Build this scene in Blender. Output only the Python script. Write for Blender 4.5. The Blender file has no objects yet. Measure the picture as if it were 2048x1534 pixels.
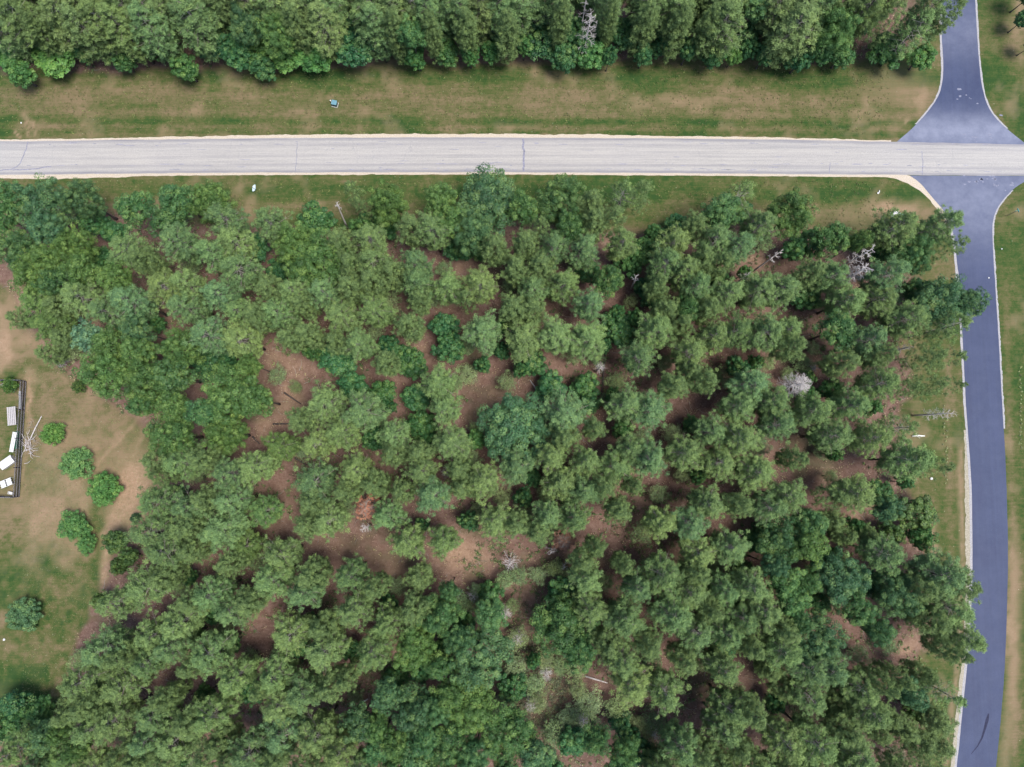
import bpy, math, random
import numpy as np
from mathutils import Vector, Matrix

# ------------------------------------------------------------------ camera, sky, sun, exposure
scene = bpy.context.scene
COL = scene.collection
W2, H2, FPX, CAMH = 2048.0, 1534.0, 1400.0, 120.0
TILT = math.atan2(900 - 767, FPX)
cam_d = bpy.data.cameras.new("camera"); cam = bpy.data.objects.new("camera", cam_d); COL.objects.link(cam)
cam_d.sensor_width = 36.0; cam_d.lens = 36.0 * FPX / W2; cam_d.clip_end = 6000; cam_d.clip_start = 0.5
cam.location = (0, 0, CAMH); cam.rotation_euler = (TILT, 0, 0)
scene.camera = cam
SUN_EL, SUN_AZ = math.radians(70), math.radians(112)      # azimuth measured clockwise from +Y (top of the photo)
world = bpy.data.worlds.new("World"); scene.world = world; world.use_nodes = True
nt = world.node_tree
sky = nt.nodes.new("ShaderNodeTexSky"); sky.sky_type = 'NISHITA'; sky.sun_disc = False
sky.sun_elevation = SUN_EL; sky.sun_rotation = SUN_AZ; sky.altitude = 200; sky.dust_density = 2.0
nt.links.new(sky.outputs[0], nt.nodes["Background"].inputs[0]); nt.nodes["Background"].inputs[1].default_value = 0.12
sd = bpy.data.lights.new("sun", 'SUN'); sd.energy = 2.75; sd.angle = math.radians(24); sd.color = (1.0, 0.95, 0.87)
sun = bpy.data.objects.new("sun", sd); COL.objects.link(sun)
dirv = Vector((math.sin(SUN_AZ) * math.cos(SUN_EL), math.cos(SUN_AZ) * math.cos(SUN_EL), math.sin(SUN_EL)))
sun.rotation_euler = dirv.to_track_quat('Z', 'Y').to_euler(); sun.location = (0, 0, 200)
vs = scene.view_settings; vs.view_transform = 'Standard'; vs.look = 'None'; vs.exposure = 0.99; vs.gamma = 1.0
scene.render.film_transparent = False

# ------------------------------------------------------------------ photo pixel <-> ground
ct, st = math.cos(TILT), math.sin(TILT)
def ray(px, py):
    x = (px - W2 / 2) / FPX; y = -(py - H2 / 2) / FPX
    return Vector((x, y * ct + st, y * st - ct))
def G(px, py, z=0.0):
    d = ray(px, py); t = (z - CAMH) / d.z
    return Vector((d.x * t, d.y * t, z))
def to_px(X, Y, Z=0.0):
    dz = Z - CAMH
    yc = Y * ct + dz * st; zc = -Y * st + dz * ct
    return W2 / 2 + FPX * X / (-zc), H2 / 2 - FPX * yc / (-zc)
def mpp(z): return (CAMH - z) / FPX

# ------------------------------------------------------------------ helpers
def mesh_np(name, V, F, mat, tone=None, smooth=False):
    V = np.asarray(V, dtype=np.float32); F = np.asarray(F, dtype=np.int32)
    me = bpy.data.meshes.new(name); k = F.shape[1]
    me.vertices.add(len(V)); me.vertices.foreach_set("co", V.ravel())
    me.loops.add(F.size); me.loops.foreach_set("vertex_index", F.ravel())
    me.polygons.add(len(F)); me.polygons.foreach_set("loop_start", np.arange(0, F.size, k, dtype=np.int32))
    me.polygons.foreach_set("loop_total", np.full(len(F), k, dtype=np.int32))
    if smooth: me.polygons.foreach_set("use_smooth", np.ones(len(F), dtype=bool))
    me.update(calc_edges=True)
    if tone is not None:
        a = me.attributes.new("tone", 'FLOAT', 'FACE'); a.data.foreach_set("value", np.asarray(tone, dtype=np.float32))
    me.materials.append(mat); return me
def obj(name, me, parent=None):
    o = bpy.data.objects.new(name, me); COL.objects.link(o)
    if parent is not None: o.parent = parent
    return o
def thing(name, label, cat, loc=(0, 0, 0), rz=0.0, group=None):
    o = bpy.data.objects.new(name, None); COL.objects.link(o); o.location = loc; o.rotation_euler = (0, 0, rz)
    o.empty_display_size = 0.3
    o['label'] = label; o['category'] = cat
    if group: o['group'] = group
    return o
def tag(o, label=None, cat=None, group=None, kind=None):
    if label: o['label'] = label
    if cat: o['category'] = cat
    if group: o['group'] = group
    if kind: o['kind'] = kind
    return o

class MB:
    def __init__(s): s.v = []; s.f = []
    def add(s, vs_, fs): b = len(s.v); s.v += [tuple(v) for v in vs_]; s.f += [tuple(b + i for i in f) for f in fs]
    def box(s, c, d, rz=0.0, rx=0.0, ry=0.0):
        M = Matrix.Translation(c) @ Matrix.Rotation(rz, 4, 'Z') @ Matrix.Rotation(ry, 4, 'Y') @ Matrix.Rotation(rx, 4, 'X')
        vv = [M @ Vector((x * d[0] / 2, y * d[1] / 2, z * d[2] / 2)) for x in (-1, 1) for y in (-1, 1) for z in (-1, 1)]
        s.add(vv, [(0, 1, 3, 2), (4, 6, 7, 5), (0, 4, 5, 1), (2, 3, 7, 6), (0, 2, 6, 4), (1, 5, 7, 3)])
    def tube(s, pts, rad, n=6, cap=True):
        pts = [Vector(p) for p in pts]; rings = []
        for i, p in enumerate(pts):
            d = (pts[min(i + 1, len(pts) - 1)] - pts[max(i - 1, 0)])
            if d.length < 1e-6: d = Vector((0, 0, 1))
            d.normalize(); a = d.orthogonal().normalized() if abs(d.z) > .9 else d.cross(Vector((0, 0, 1))).normalized()
            b = d.cross(a); r = rad[i] if hasattr(rad, '__len__') else rad
            rings.append([p + (a * math.cos(2 * math.pi * k / n) + b * math.sin(2 * math.pi * k / n)) * r for k in range(n)])
        fs = []
        for i in range(len(pts) - 1):
            for k in range(n): fs.append((i * n + k, i * n + (k + 1) % n, (i + 1) * n + (k + 1) % n, (i + 1) * n + k))
        if cap: fs += [tuple(range(n))[::-1], tuple((len(pts) - 1) * n + k for k in range(n))]
        s.add([v for r in rings for v in r], fs)
    def mesh(s, name, mat, smooth=False):
        me = bpy.data.meshes.new(name); me.from_pydata(s.v, [], s.f); me.materials.append(mat)
        if smooth: me.polygons.foreach_set("use_smooth", [True] * len(me.polygons))
        me.update(); return me
    def build(s, name, mat, parent=None, smooth=False): return obj(name, s.mesh(name, mat, smooth), parent)

# ------------------------------------------------------------------ materials
def new_mat(name):
    m = bpy.data.materials.new(name); m.use_nodes = True
    return m, m.node_tree, m.node_tree.nodes["Principled BSDF"]
def N(t, typ, **kw):
    n = t.nodes.new(typ)
    for k, v in kw.items(): setattr(n, k, v)
    return n
def noise(t, scale, detail=4, rough=0.6, vec=None, dist=0.0):
    n = N(t, "ShaderNodeTexNoise"); n.inputs["Scale"].default_value = scale; n.inputs["Detail"].default_value = detail
    n.inputs["Roughness"].default_value = rough; n.inputs["Distortion"].default_value = dist
    if vec is not None: t.links.new(vec, n.inputs["Vector"])
    return n.outputs["Fac"]
def ramp(t, fac, stops):
    r = N(t, "ShaderNodeValToRGB"); e = r.color_ramp.elements
    while len(e) < len(stops): e.new(0.5)
    for i, (p, c) in enumerate(stops): e[i].position = p; e[i].color = (c + (1,)) if len(c) == 3 else c
    t.links.new(fac, r.inputs[0]); return r.outputs[0]
def mixc(t, fac, a, b, mode='MIX'):
    n = N(t, "ShaderNodeMix", data_type='RGBA', blend_type=mode)
    for s, v in ((0, fac), (6, a), (7, b)):
        if hasattr(v, "links") or isinstance(v, bpy.types.NodeSocket): t.links.new(v, n.inputs[s])
        else: n.inputs[s].default_value = v if s == 0 else (tuple(v) + (1,) if len(v) == 3 else v)
    return n.outputs[2]
def mathn(t, op, a, b=None, clamp=False):
    n = N(t, "ShaderNodeMath", operation=op, use_clamp=clamp)
    for i, v in enumerate((a, b)):
        if v is None: continue
        if isinstance(v, bpy.types.NodeSocket): t.links.new(v, n.inputs[i])
        else: n.inputs[i].default_value = v
    return n.outputs[0]
def attr(t, name): n = N(t, "ShaderNodeAttribute", attribute_name=name); return n.outputs["Fac"]
def pos(t): return N(t, "ShaderNodeNewGeometry").outputs["Position"]
def stretch(t, vec, sx, sy, sz=1, rot=0.0):
    m = N(t, "ShaderNodeMapping"); m.inputs["Scale"].default_value = (sx, sy, sz); m.inputs["Rotation"].default_value = (0, 0, rot)
    t.links.new(vec, m.inputs["Vector"]); return m.outputs[0]
def bump(t, bs, h, strength=0.3, dist=0.05):
    b = N(t, "ShaderNodeBump"); b.inputs["Strength"].default_value = strength; b.inputs["Distance"].default_value = dist
    t.links.new(h, b.inputs["Height"]); t.links.new(b.outputs[0], bs.inputs["Normal"])

def leaf_mat(name, transl=0.16, spec=0.25, rough=0.5):
    m, t, b = new_mat(name)
    oi = N(t, "ShaderNodeObjectInfo").outputs["Color"]
    tone = attr(t, "tone")
    c1 = mixc(t, 1.0, oi, (0, 0, 0), 'MULTIPLY')
    n = t.nodes.new("ShaderNodeVectorMath"); n.operation = 'SCALE'
    t.links.new(oi, n.inputs[0]); t.links.new(tone, n.inputs["Scale"])
    warm = mixc(t, mathn(t, 'MULTIPLY', mathn(t, 'SUBTRACT', tone, 0.95, True), 0.9, True), n.outputs[0], (0.24, 0.30, 0.07))
    t.links.new(warm, b.inputs["Base Color"]); b.inputs["Roughness"].default_value = rough
    b.inputs["Specular IOR Level"].default_value = spec
    tr = N(t, "ShaderNodeBsdfTranslucent"); t.links.new(warm, tr.inputs[0])
    mx = N(t, "ShaderNodeMixShader"); mx.inputs[0].default_value = transl
    t.links.new(b.outputs[0], mx.inputs[1]); t.links.new(tr.outputs[0], mx.inputs[2])
    t.links.new(mx.outputs[0], t.nodes["Material Output"].inputs[0]); return m
def plain(name, col, rough=0.7, var=0.25, scale=3.0, metal=0.0, bm=0.0):
    m, t, b = new_mat(name); tc = N(t, "ShaderNodeTexCoord").outputs["Object"]
    f = noise(t, scale, 5, 0.6, tc)
    lo = tuple(c * (1 - var) for c in col); hi = tuple(min(1, c * (1 + var)) for c in col)
    t.links.new(ramp(t, f, [(0.3, lo), (0.7, hi)]), b.inputs["Base Color"])
    b.inputs["Roughness"].default_value = rough; b.inputs["Metallic"].default_value = metal
    if name.startswith(("tar", "faded", "white_scuff", "sandy")): b.inputs["Specular IOR Level"].default_value = 0.08
    if bm: bump(t, b, f, bm, 0.02)
    return m
M_leaf = leaf_mat("leaf"); M_needle = leaf_mat("needle", 0.16, 0.2, 0.6)
M_bark = plain("pine_bark", (0.060, 0.048, 0.045), 0.9, 0.4, 4, bm=0.5)
M_limb = plain("limb_bark", (0.26, 0.235, 0.205), 0.9, 0.3, 4)
M_dead = plain("dead_wood", (0.42, 0.39, 0.385), 0.85, 0.25, 3)
M_birch = plain("white_bark", (0.7, 0.7, 0.66), 0.8, 0.3, 6)
M_white = plain("white_paint", (0.52, 0.52, 0.52), 0.5, 0.05, 4)
M_offw = plain("weathered_white", (0.36, 0.34, 0.34), 0.6, 0.15, 5)
M_black = plain("black_metal", (0.022, 0.020, 0.035), 0.45, 0.3, 6)
M_cap = plain("pale_cap", (0.62, 0.60, 0.66), 0.5, 0.1, 8)
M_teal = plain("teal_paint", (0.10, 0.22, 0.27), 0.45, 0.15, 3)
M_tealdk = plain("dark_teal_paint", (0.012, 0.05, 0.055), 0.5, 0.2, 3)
M_mint = plain("mint_paint", (0.30, 0.62, 0.56), 0.5, 0.1, 3)
M_pblue = plain("pale_blue_panel", (0.42, 0.52, 0.56), 0.45, 0.08, 2)
M_greenp = plain("green_panel", (0.03, 0.16, 0.10), 0.5, 0.3, 3)
M_red = plain("fresh_wood", (0.50, 0.40, 0.30), 0.8, 0.2, 5)

# ------------------------------------------------------------------ ground sheet (zones of turf, litter and sand painted in world space)
def fbm(X, Y, scale, seed, octaves=4):
    rs = np.random.RandomState(seed); out = np.zeros_like(X); amp = 1.0; tot = 0
    for o in range(octaves):
        n = 64; g = rs.rand(n, n)
        x = X / scale + 1000.3; y = Y / scale + 1000.7
        xi = np.floor(x).astype(int); yi = np.floor(y).astype(int); fx = x - xi; fy = y - yi
        fx = fx * fx * (3 - 2 * fx); fy = fy * fy * (3 - 2 * fy)
        a = g[xi % n, yi % n]; b = g[(xi + 1) % n, yi % n]; c = g[xi % n, (yi + 1) % n]; d = g[(xi + 1) % n, (yi + 1) % n]
        out += amp * ((a * (1 - fx) + b * fx) * (1 - fy) + (c * (1 - fx) + d * fx) * fy); tot += amp
        amp *= 0.55; scale /= 2.1
    return out / tot
def axis(lo, hi, step):
    core = list(np.arange(lo, hi + 1e-6, step)); out = []; d = step
    a = lo; left = []
    while a > -1500: d *= 1.35; a -= d; left.append(a)
    d = step; a = hi; right = []
    while a < 1500: d *= 1.35; a += d; right.append(a)
    return np.array(left[::-1] + core + right)
gx = axis(-98, 98, 0.45); gy = axis(-66, 92, 0.45)
GX, GY = np.meshgrid(gx, gy, indexing='ij')
PX, PY = to_px(GX, GY)
bad = (GY * -st - CAMH * ct) > -5
PX = np.where(bad, 0, np.clip(PX, -3000, 5000)); PY = np.where(bad, -2000, np.clip(PY, -3000, 5000))
wob = (fbm(GX, GY, 7, 1) - 0.5); wob2 = (fbm(GX, GY, 2.2, 2) - 0.5); wob3 = fbm(GX, GY, 1.1, 9, 3) - 0.5
PXw = PX + wob * 60 + wob2 * 30; PYw = PY + wob * 50 + wob2 * 26
def sst(e0, e1, x): t_ = np.clip((x - e0) / (e1 - e0), 0, 1); return t_ * t_ * (3 - 2 * t_)
def inpoly(poly, X, Y):
    r = np.zeros(X.shape, bool); n = len(poly)
    for i in range(n):
        x1, y1 = poly[i]; x2, y2 = poly[(i + 1) % n]
        if y1 == y2: continue
        c = ((y1 > Y) != (y2 > Y)) & (X < (x2 - x1) * (Y - y1) / (y2 - y1) + x1); r ^= c
    return r
def polydist(poly, X, Y, closed=True):
    d = np.full(X.shape, 1e9); n = len(poly)
    for i in range(n if closed else n - 1):
        x1, y1 = poly[i]; x2, y2 = poly[(i + 1) % n]; dx, dy = x2 - x1, y2 - y1
        t_ = np.clip(((X - x1) * dx + (Y - y1) * dy) / (dx * dx + dy * dy + 1e-9), 0, 1)
        d = np.minimum(d, np.hypot(X - x1 - t_ * dx, Y - y1 - t_ * dy))
    return d
def soft(poly, w):
    d = polydist(poly, PXw, PYw); ins = inpoly(poly, PXw, PYw); return sst(-w, w, np.where(ins, d, -d))
forest = [(-900, 395), (0, 395), (205, 425), (300, 425), (480, 455), (680, 470), (860, 440), (1260, 465), (1330, 480), (1480, 440), (1640, 470), (1740, 520),
          (1850, 560), (1800, 700), (1830, 760), (1805, 820), (1800, 960), (1850, 1080), (1880, 1180), (1885, 1270), (1830, 1330), (1850, 1534), (1840, 2200), (-900, 2200),
          (-900, 1450), (0, 1440), (120, 1430), (150, 1290), (205, 1180), (250, 1090), (300, 1010), (320, 930), (290, 850), (190, 790), (110, 730), (60, 650), (20, 580), (-60, 540), (-900, 540)]
north = [(-900, -2000), (1720, -2000), (1800, -300), (1840, 40), (1830, 110), (1650, 125), (1500, 112), (1250, 118), (1000, 118), (700, 120), (400, 135), (200, 140), (0, 140), (-900, 150)]
east = [(2030, -800), (3500, -800), (3500, 120), (2090, 120), (2052, 60)]
lit = np.maximum(np.maximum(soft(forest, 10), soft(north, 9)), soft(east, 8))
veg = 0.45 + (fbm(GX, GY, 9, 3) - .5) * 0.9 + wob2 * .5
sand = np.clip((fbm(GX, GY, 5, 4) - .62) * 2.0, 0, .5)
dark = np.zeros_like(veg)
# verge bands north of the light road (mown stripes; greener, darker by the trees)
nv = sst(100, 130, PY) * (1 - sst(270, 280, PY)) * (PX < 1960)
yb = PY + (PX - 1000) * -0.004 + wob2 * 6
def band(c, w): return np.exp(-((yb - c) / w) ** 2)
streak = fbm(GX / 7, GY, 1.0, 11, 3) - .5
veg = np.where(nv > .5, 0.44 + 0.34 * band(244, 9) + 0.26 * band(266, 6) + 0.30 * band(152, 20) - .10 * band(228, 6) - 0.06 * band(255, 4) - .14 * band(195, 18) + (fbm(GX, GY, 9, 3) - .5) * .9 + streak * .55, veg)
sv = sst(345, 355, PY) * (1 - sst(440, 470, PY)) * (PX > 150) * (PX < 1925)
veg = np.where(sv > .5, 0.66 + .18 * band(385, 12) - .30 * band(425, 22) + (fbm(GX, GY, 7, 5) - .5) * .9 + streak * .5, veg)
# field on the left
fld = (PX < 340) & (PY > 540) & (PY < 1450)
vf = 0.40 + 0.16 * sst(1040, 1200, PY) + 0.36 * sst(1290, 1390, PY) * (PX < 100) + (fbm(GX, GY, 5, 6) - .5) * 1.3 + wob3 * .9
veg = np.where(fld, vf, veg)
sand = np.where(fld, np.clip((fbm(GX, GY, 6, 7) - .46) * 1.8, 0, .55) * (1 - .85 * sst(1080, 1230, PY)), sand)
def blob(x, y, rx, ry, rot=0.0):
    c, s = math.cos(rot), math.sin(rot); dx = PXw - x; dy = PYw - y
    u = (dx * c + dy * s) / rx; v = (-dx * s + dy * c) / ry; return np.exp(-(u * u + v * v) ** 1.4)
def line(pts, w): return np.exp(-(polydist(pts, PX + wob2 * 8, PY + wob2 * 8, False) / w) ** 2)
for a in [(270, 985, 50, 90, .15, .9), (235, 1060, 20, 50, .4, .8), (5, 690, 14, 50, 0, .8), (62, 800, 9, 45, 0.06, .8), (62, 760, 22, 20, 0, .6), (1835, 190, 14, 34, 0, .55), (1790, 175, 70, 40, 0, .3), (1790, 420, 60, 16, 0, .75),
          (1815, 245, 10, 8, 0, .6), (1710, 440, 70, 30, 0, .25), (585, 800, 32, 60, .3, .55), (530, 860, 30, 22, 0, .5), (930, 1120, 55, 40, 0, .65), (985, 815, 60, 26, -.3, .6), (950, 1150, 40, 20, 0, .4), (1450, 1375, 45, 24, .4, .5), (1580, 1430, 130, 26, .25, .55),
          (1805, 1290, 45, 20, 0, .6), (1510, 530, 40, 26, -.7, .5), (930, 530, 20, 40, .6, .5), (1430, 590, 22, 30, .8, .5), (500, 985, 60, 22, .2, .45), (570, 1030, 40, 60, 0, .3), (560, 720, 80, 30, .3, .35), (1872, 1090, 14, 40, 0, .6), (2036, 1270, 10, 60, 0, .6), (2040, 30, 10, 50, 0, .5),
          (60, 600, 50, 30, 0, .2), (780, 1150, 70, 40, 0, .25), (1150, 530, 25, 12, 0, .5), (665, 195, 14, 8, 0, .4), (640, 1090, 60, 30, 0, .25), (1070, 1190, 40, 50, .3, .3)]:
    sand = np.maximum(sand, blob(*a[:5]) * a[5])
for pts, w, am in [([(300, 815), (240, 880), (165, 960), (120, 990)], 5, .6), ([(270, 1000), (225, 1055), (212, 1110), (207, 1180)], 9, .75), ([(55, 700), (100, 715), (130, 735)], 6, .35), ([(20, 715), (70, 708), (110, 735), (130, 760)], 5, .35),
                   ([(60, 750), (58, 830), (52, 900), (47, 990)], 3.5, .65), ([(85, 985), (88, 1030), (86, 1070)], 3, .4), ([(290, 860), (262, 920), (250, 975)], 5, .5), ([(0, 620), (8, 680), (0, 740)], 12, .6), ([(28, 260), (40, 276)], 2.5, .7), ([(50, 240), (58, 275)], 2.5, .6), ([(66, 245), (70, 275)], 3, .6), ([(48, 230), (60, 245)], 6, .5),
                   ([(2026, 1110), (2030, 1200), (2027, 1330), (2020, 1420), (2008, 1534)], 13, .42), ([(1921, 900), (1923, 1000), (1926, 1180), (1918, 1300), (1900, 1450), (1890, 1534)], 6, .6)]:
    sand = np.maximum(sand, line(pts, w) * am * np.clip(1.5 - 1.6 * np.abs(wob3) - 1.2 * np.abs(wob2) * 2, .2, 1))
# turf by the blue road
wv = (PX > 1840) & (PX < 1945) & (PY > 560)
veg = np.where(wv, .62 + (fbm(GX, GY, 6, 8) - .5) * .8 - .3 * line([(1895, 700), (1900, 1000), (1905, 1200)], 9), veg)
ev = (PX > 1950)
veg = np.where(ev, .72 + (fbm(GX, GY, 8, 12) - .5) * 1.0 - .4 * blob(2028, 1300, 18, 280) - .45 * blob(2035, 60, 25, 90) - .3 * line([(2012, 600), (2025, 1000), (2030, 1534)], 8), veg)
veg = np.where((PX < 50) & (PY > 762) & (PY < 992), .42 + (fbm(GX, GY, 4, 14) - .5), veg)
lit = np.where((PX > 1850) & (PX < 2050), lit * .8, lit)
green_floor = np.clip((fbm(GX, GY, 5, 21) - .60) * 3.5, 0, .6)
nx, ny = GX.shape
Vg = np.stack([GX.ravel(), GY.ravel(), np.zeros(GX.size)], 1)
idx = np.arange(nx * ny).reshape(nx, ny)
Fg = np.stack([idx[:-1, :-1], idx[1:, :-1], idx[1:, 1:], idx[:-1, 1:]], -1).reshape(-1, 4)
mg, t, b = new_mat("ground")
P = pos(t)
n_fine = mathn(t, 'ADD', mathn(t, 'MULTIPLY', noise(t, 5.5, 6, 0.75, P), .5), mathn(t, 'MULTIPLY', noise(t, 2.3, 5, 0.8, P), .5)); n_mid = noise(t, 0.9, 6, 0.65, P); n_sp = noise(t, 14, 3, 0.6, P); n_big = noise(t, 0.12, 4, 0.6, P)
v = mathn(t, 'ADD', attr(t, "veg"), mathn(t, 'MULTIPLY', mathn(t, 'SUBTRACT', n_mid, 0.5), 1.3))
v = mathn(t, 'ADD', v, mathn(t, 'MULTIPLY', mathn(t, 'SUBTRACT', n_fine, 0.5), 1.9))
v = mathn(t, 'ADD', v, mathn(t, 'MULTIPLY', mathn(t, 'SUBTRACT', noise(t, 1.0, 4, .7, stretch(t, P, .25, 3.2)), 0.5), .8))
turf = ramp(t, v, [(0.0, (0.149, 0.114, 0.066)), (0.30, (0.104, 0.094, 0.044)), (0.55, (0.070, 0.080, 0.028)), (0.82, (0.039, 0.068, 0.018)), (1.0, (0.024, 0.055, 0.015))])
litter = ramp(t, mathn(t, 'ADD', mathn(t, 'MULTIPLY', n_fine, .55), mathn(t, 'ADD', mathn(t, 'MULTIPLY', n_sp, .2), mathn(t, 'MULTIPLY', n_mid, .25))), [(0.32, (0.046, 0.026, 0.021)), (0.46, (0.111, 0.066, 0.051)), (0.56, (0.178, 0.117, 0.096)), (0.70, (0.356, 0.295, 0.264))])
moss = mixc(t, mathn(t, 'MULTIPLY', attr(t, "moss"), mathn(t, 'MULTIPLY', n_mid, 1.6), True), litter, (0.045, 0.06, 0.025))
c = mixc(t, attr(t, "litter"), turf, moss)
sandc = ramp(t, n_fine, [(0.3, (0.179, 0.111, 0.067)), (0.55, (0.298, 0.204, 0.139)), (0.75, (0.402, 0.323, 0.252))])
sf = mathn(t, 'MULTIPLY', attr(t, "sand"), mathn(t, 'ADD', 0.35, mathn(t, 'MULTIPLY', n_mid, 1.3)), True)
c = mixc(t, sf, c, sandc)
# tiny pale flowers and dry stalks
vor = N(t, "ShaderNodeTexVoronoi"); vor.inputs["Scale"].default_value = 1.3; t.links.new(P, vor.inputs["Vector"])
dots = mathn(t, 'MULTIPLY', mathn(t, 'LESS_THAN', vor.outputs["Distance"], 0.055), mathn(t, 'GREATER_THAN', noise(t, .3, 3, .6, P), .55))
c = mixc(t, mathn(t, 'MULTIPLY', dots, .75), c, (0.55, 0.56, 0.42))
t.links.new(c, b.inputs["Base Color"]); b.inputs["Roughness"].default_value = 0.95; b.inputs["Specular IOR Level"].default_value = 0.1
bump(t, b, n_fine, 0.8, 0.12)
me = mesh_np("ground", Vg, Fg, mg)
for nm, arr in (("veg", veg), ("litter", lit), ("sand", sand), ("moss", green_floor)):
    a = me.attributes.new(nm, 'FLOAT', 'POINT'); a.data.foreach_set("value", np.clip(arr, 0, 1.2).astype(np.float32).ravel())
tag(obj("ground", me), kind='structure')

# ------------------------------------------------------------------ roads
def densify(pts, step=8):
    out = []
    for (x1, y1), (x2, y2) in zip(pts[:-1], pts[1:]):
        n = max(1, int(math.hypot(x2 - x1, y2 - y1) / step))
        out += [(x1 + (x2 - x1) * i / n, y1 + (y2 - y1) * i / n) for i in range(n)]
    return out + [pts[-1]]
def smoothline(pts, k=3):
    pts = list(pts)
    for _ in range(k):
        q = [pts[0]]
        for a, b_ in zip(pts[:-1], pts[1:]): q += [(a[0] * .75 + b_[0] * .25, a[1] * .75 + b_[1] * .25), (a[0] * .25 + b_[0] * .75, a[1] * .25 + b_[1] * .75)]
        pts = q + [pts[-1]]
    return pts
def strip(name, A, B, z, mat, n=260, ja=0.0, jb=0.0, seed=0, mid=8):
    """sheet between two photo-traced edge lines, laid on the ground plane at height z"""
    rnd = random.Random(seed)
    def resample(L):
        P_ = [G(x, y) for x, y in L]; d = [0]
        for a, c_ in zip(P_[:-1], P_[1:]): d.append(d[-1] + (c_ - a).length)
        out = []; j = 0
        for i in range(n + 1):
            s = d[-1] * i / n
            while j < len(d) - 2 and d[j + 1] < s: j += 1
            f = (s - d[j]) / max(1e-9, d[j + 1] - d[j]); out.append(P_[j].lerp(P_[j + 1], f))
        return out
    a = resample(A); c_ = resample(B); V = []
    pa = pb = 0
    for i in range(n + 1):
        w = (c_[i] - a[i]); wn = w.normalized() if w.length > 1e-6 else Vector((0, 1, 0))
        pa = pa * .6 + rnd.gauss(0, ja) * .6; pb = pb * .6 + rnd.gauss(0, jb) * .6
        p0 = a[i] + wn * pa; p1 = c_[i] + wn * pb
        for k in range(mid + 1):
            q = p0.lerp(p1, k / mid); V.append((q.x, q.y, z))
    F = [(i * (mid + 1) + k, (i + 1) * (mid + 1) + k, (i + 1) * (mid + 1) + k + 1, i * (mid + 1) + k + 1) for i in range(n) for k in range(mid)]
    me = bpy.data.meshes.new(name); me.from_pydata(V, [], F); me.materials.append(mat); me.update()
    # keep normals up
    if me.polygons[0].normal.z < 0: me.flip_normals()
    return obj(name, me)
m_top = smoothline([(-1500, 290), (0, 283), (250, 280), (500, 276), (1024, 274.5), (1536, 278.5), (1800, 284), (2048, 289.5), (3500, 305)])
m_bot = smoothline([(-1500, 356), (0, 350), (180, 348), (500, 345.5), (1024, 344), (1536, 348), (1830, 350.5), (2048, 352), (3500, 366)])
# chip-seal main road
mr, t, b = new_mat("chip_seal"); P = pos(t)
long_ = noise(t, 1.0, 6, 0.65, stretch(t, P, 0.05, 2.2)); l2 = noise(t, 1.0, 5, 0.7, stretch(t, P, 0.22, 5.0)); g = noise(t, 7, 4, 0.8, P); big = noise(t, .07, 3, .6, P)
f = mathn(t, 'ADD', mathn(t, 'MULTIPLY', long_, .62), mathn(t, 'MULTIPLY', l2, .38))
c = ramp(t, f, [(0.36, (0.168, 0.160, 0.164)), (0.46, (0.236, 0.221, 0.213)), (0.56, (0.289, 0.269, 0.251)), (0.70, (0.344, 0.319, 0.289))])
c = mixc(t, mathn(t, 'MULTIPLY', mathn(t, 'SUBTRACT', big, .45, True), 1.5, True), c, (0.245, 0.232, 0.236))
c = mixc(t, .35, c, ramp(t, g, [(0.3, (0.200, 0.200, 0.210)), (0.7, (0.576, 0.568, 0.540))]))
c = mixc(t, mathn(t, 'MULTIPLY', attr(t, 'wear'), mathn(t, 'ADD', -.25, mathn(t, 'MULTIPLY', noise(t, 1.0, 5, .7, stretch(t, P, .12, 2.5)), 2.0)), True), c, (0.150, 0.148, 0.175))
# transverse cracks
crk = N(t, "ShaderNodeTexVoronoi", feature='DISTANCE_TO_EDGE'); crk.inputs["Scale"].default_value = 1.0
wv_ = N(t, "ShaderNodeVectorMath", operation='ADD'); nz = N(t, "ShaderNodeTexNoise"); nz.inputs["Scale"].default_value = .6; t.links.new(P, nz.inputs["Vector"])
t.links.new(stretch(t, P, 0.13, 0.02), wv_.inputs[0]); sc_ = N(t, "ShaderNodeVectorMath", operation='SCALE'); sc_.inputs["Scale"].default_value = .12
t.links.new(nz.outputs["Color"], sc_.inputs[0]); t.links.new(sc_.outputs[0], wv_.inputs[1]); t.links.new(wv_.outputs[0], crk.inputs["Vector"])
cf = mathn(t, 'MULTIPLY', mathn(t, 'LESS_THAN', crk.outputs["Distance"], 0.0022), mathn(t, 'ADD', .1, mathn(t, 'MULTIPLY', g, .3)))
c = mixc(t, cf, c, (0.17, 0.17, 0.2))
t.links.new(c, b.inputs["Base Color"]); b.inputs["Roughness"].default_value = 0.9; bump(t, b, g, .3, .02)
# sealed blue-grey asphalt
mb, t, b = new_mat("sealed_asphalt"); P = pos(t)
l1 = noise(t, 1, 5, .6, stretch(t, P, 1.3, 0.03, 1, 0.03)); cl = noise(t, .1, 4, .55, P); gr = noise(t, 8, 3, .8, P)
f = mathn(t, 'ADD', mathn(t, 'MULTIPLY', l1, .45), mathn(t, 'MULTIPLY', cl, .55))
c = ramp(t, f, [(0.38, (0.010, 0.018, 0.060)), (0.5, (0.015, 0.026, 0.071)), (0.62, (0.021, 0.033, 0.086))])
dust = mathn(t, 'MULTIPLY', attr(t, "dust"), mathn(t, 'ADD', .35, mathn(t, 'MULTIPLY', noise(t, .5, 6, .7, P), 1.2)), True)
c = mixc(t, dust, c, (0.180, 0.196, 0.264))
c = mixc(t, .12, c, ramp(t, gr, [(0.3, (0.018, 0.023, 0.045)), (0.7, (0.096, 0.111, 0.195))]))
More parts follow.
